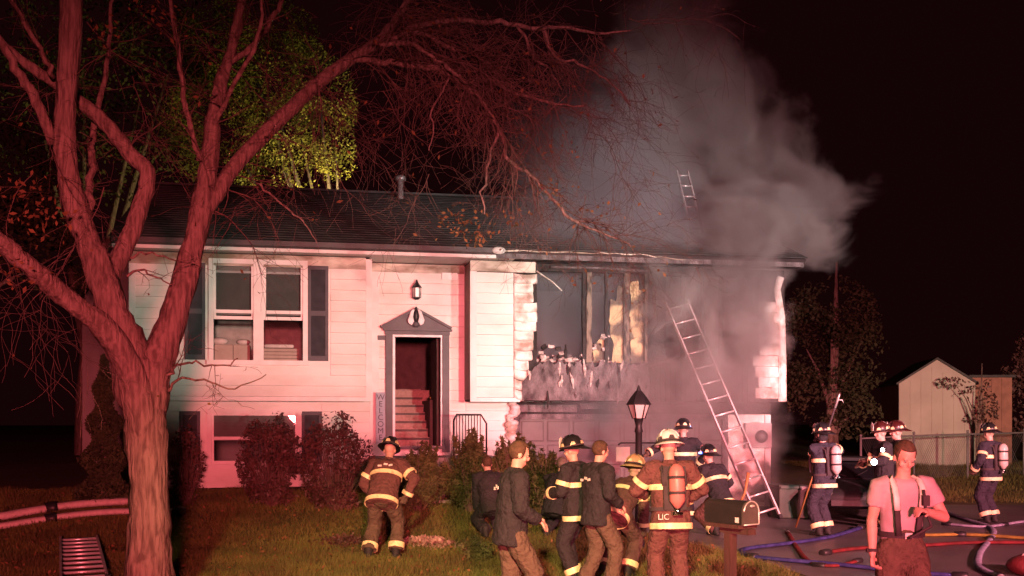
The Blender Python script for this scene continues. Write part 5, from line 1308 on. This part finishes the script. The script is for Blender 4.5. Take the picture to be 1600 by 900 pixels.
# things held
q = MB(); d = pb_ - pa_; q.tube([(0, 0, 0), d*.62], .017, 8); po = q.build('pike_pole', 'wood_pole'); po.location = pa_
q = MB(); q.tube([d*.62, d*.90], .016, 8); q.build('pole_sleeve', 'strap', po)
q = MB(); q.tube([d*.90, d*.985, d], [.02, .018, .004], 8); q.tube([d*.955, d*.955 + V((.07, 0, .0)), d*.955 + V((.10, 0, -.05))], [.012, .01, .004], 6); q.build('pole_hook', 'aluminium', po)
tag(po, 'long orange pike pole with a pale metal tip held by the firefighter', 'pole')
def torch(px, py, Y, rz, lab, rad=.05):
    t = empty('hand_lamp', P(px, py, Y), rz)
    q = MB(); q.tube([(0, 0, 0), (0, .16, 0)], [rad, rad*.7], 12); q.tube([(0, .05, rad), (0, .08, rad + .05), (0, .14, rad + .05), (0, .16, rad*.7)], .01, 6); q.build('lamp_body', 'strap', t)
    q = MB(); q.tube([(0, -.012, 0), (0, -.002, 0)], [rad*.86, rad*.9], 14); q.build('lens', 'torch_lens', t)
    tag(t, lab, 'lamp', 'lamps carried by the firefighters')
torch(1366, 722, 17.8, -.2, 'bright white hand lamp held low by the firefighter behind the man in suspenders', .055)
torch(1379, 703, 17.85, -.5, 'smaller white lamp at chest height above the bright hand lamp', .035)
q = MB(); q.tube([(0, 0, 0), (.14, .0, .30), (.20, .02, .62)], [.02, .02, .03], 8); o = q.build('axe_handle', 'wood_pole'); o.name = 'hand_tool'; o.location = P(1150, 800, 17.3); tag(o, 'reddish tool handle beside the crouching firefighter and the ladder', 'tool')

# ------------------------------------------------------------------ smoke pouring from the burned room
def smoke(name, x0, x1, y0, y1, z0, z1, CX, CY, RX, RY, DN, label, dens, nscale, namp, color, aniso=.1, seed=0, edge=(1.0, .25)):
    q = MB(); q.box(x0, x1, y0, y1, z0, z1)
    me = bpy.data.meshes.new(name); me.from_pydata(q.v, [], q.f); o = link(name, me)
    m = bpy.data.materials.new(name); m.use_nodes = True; nt = m.node_tree; nt.nodes.remove(nt.nodes['Principled BSDF'])
    Lk = nt.links.new
    def mth(op, a, b=None, c=None):
        n = nd(nt, 'ShaderNodeMath', operation=op)
        for i, x in enumerate((a, b, c)):
            if x is None: continue
            if isinstance(x, (int, float)): n.inputs[i].default_value = x
            else: Lk(x, n.inputs[i])
        return n.outputs[0]
    tc = nd(nt, 'ShaderNodeTexCoord'); 
    n0 = nd(nt, 'ShaderNodeTexNoise'); n0.inputs['Scale'].default_value = .32; n0.inputs['Detail'].default_value = 2
    off = nd(nt, 'ShaderNodeVectorMath', operation='ADD'); off.inputs[1].default_value = (seed, seed*.7, seed*.3); Lk(tc.outputs['Object'], off.inputs[0]); Lk(off.outputs[0], n0.inputs['Vector'])
    sub = nd(nt, 'ShaderNodeVectorMath', operation='SUBTRACT'); sub.inputs[1].default_value = (.5, .5, .5); Lk(n0.outputs['Color'], sub.inputs[0])
    scl = nd(nt, 'ShaderNodeVectorMath', operation='SCALE'); scl.inputs['Scale'].default_value = 2.2; Lk(sub.outputs[0], scl.inputs[0])
    add = nd(nt, 'ShaderNodeVectorMath', operation='ADD'); Lk(tc.outputs['Object'], add.inputs[0]); Lk(scl.outputs[0], add.inputs[1])
    sp = nd(nt, 'ShaderNodeSeparateXYZ'); Lk(add.outputs[0], sp.inputs[0])
    zn = mth('DIVIDE', sp.outputs[2], 14.0)
    def curve(pts, div):
        f = nd(nt, 'ShaderNodeFloatCurve'); cv = f.mapping.curves[0]
        pp = [(z/14, v/div) for z, v in pts]
        cv.points[0].location = pp[0]; cv.points[1].location = pp[-1]
        for p in pp[1:-1]: cv.points.new(*p)
        f.mapping.update(); Lk(zn, f.inputs['Value']); return mth('MULTIPLY', f.outputs[0], div)
    dx = mth('DIVIDE', mth('SUBTRACT', sp.outputs[0], curve(CX, 10)), curve(RX, 10))
    dy = mth('DIVIDE', mth('SUBTRACT', sp.outputs[1], mth('ADD', curve(CY, 10), 18)), curve(RY, 10))
    dist = mth('SQRT', mth('ADD', mth('MULTIPLY', dx, dx), mth('MULTIPLY', dy, dy)))
    n1 = nd(nt, 'ShaderNodeTexNoise'); n1.inputs['Scale'].default_value = nscale; n1.inputs['Detail'].default_value = 6; n1.inputs['Roughness'].default_value = .58; n1.inputs['Distortion'].default_value = .5
    Lk(off.outputs[0], n1.inputs['Vector'])
    dd_ = mth('ADD', dist, mth('MULTIPLY', mth('SUBTRACT', n1.outputs[0], .5), namp))
    mr = nd(nt, 'ShaderNodeMapRange'); mr.interpolation_type = 'SMOOTHSTEP'; mr.inputs['From Min'].default_value = edge[0]; mr.inputs['From Max'].default_value = edge[1]; Lk(dd_, mr.inputs['Value'])
    den = mth('MULTIPLY', mth('MULTIPLY', mr.outputs[0], curve(DN, 1)), dens)
    pv = nd(nt, 'ShaderNodeVolumePrincipled'); pv.inputs['Color'].default_value = (*color, 1); pv.inputs['Anisotropy'].default_value = aniso
    Lk(den, pv.inputs['Density']); Lk(pv.outputs[0], nt.nodes['Material Output'].inputs['Volume'])
    m.cycles.volume_step_rate = .35
    me.materials.append(m); return tag(o, label, None, None, 'stuff')
smoke('smoke', -.4, 8.8, 19.2, 28.2, .3, 12.5,
      [(0, 3.4), (2, 3.6), (3.5, 3.85), (4.6, 4.1), (5.6, 4.5), (7, 5.0), (9, 4.2), (12, 3.9), (14, 3.8)],
      [(0, 2.4), (3, 2.7), (5, 3.6), (6.3, 5.6), (7.6, 7.6), (14, 8.2)],
      [(0, 2.2), (2, 1.6), (3.5, 1.35), (4.6, 1.6), (5.6, 2.3), (7, 2.9), (9, 2.5), (12, 1.7), (14, 1.6)],
      [(0, 1.2), (4, 1.2), (6, 1.6), (14, 1.8)],
      [(0, .10), (1.8, .16), (2.6, .55), (3.5, 1), (5, 1), (7, .6), (8.5, .42), (10, .26), (11.5, .12), (12.5, .0), (14, 0)],
      'grey brown smoke pouring out of the burned front room and rising above the roof', 3.0, .8, 2.2, (.66, .63, .62), seed=3, edge=(.96, .46))
smoke('smoke_haze', -1.8, 4.5, 20.0, 25.4, 1.2, 9.5,
      [(0, 2.1), (4, 1.75), (6, 1.9), (9, 2.2), (14, 2.5)], [(0, 3.2), (5, 4.0), (7, 4.5), (14, 5)], [(0, 1.5), (4, 2.3), (6, 2.7), (9, 1.8), (14, 1.5)], [(0, .9), (4, 1.5), (14, 1.6)],
      [(0, .2), (2, .4), (3, .9), (5, .9), (7.5, .5), (9, .1), (14, 0)], 'thin bluish smoke drifting over the right half of the roof', .85, .5, 1.4, (.70, .77, .82), seed=11, edge=(1.05, .1))
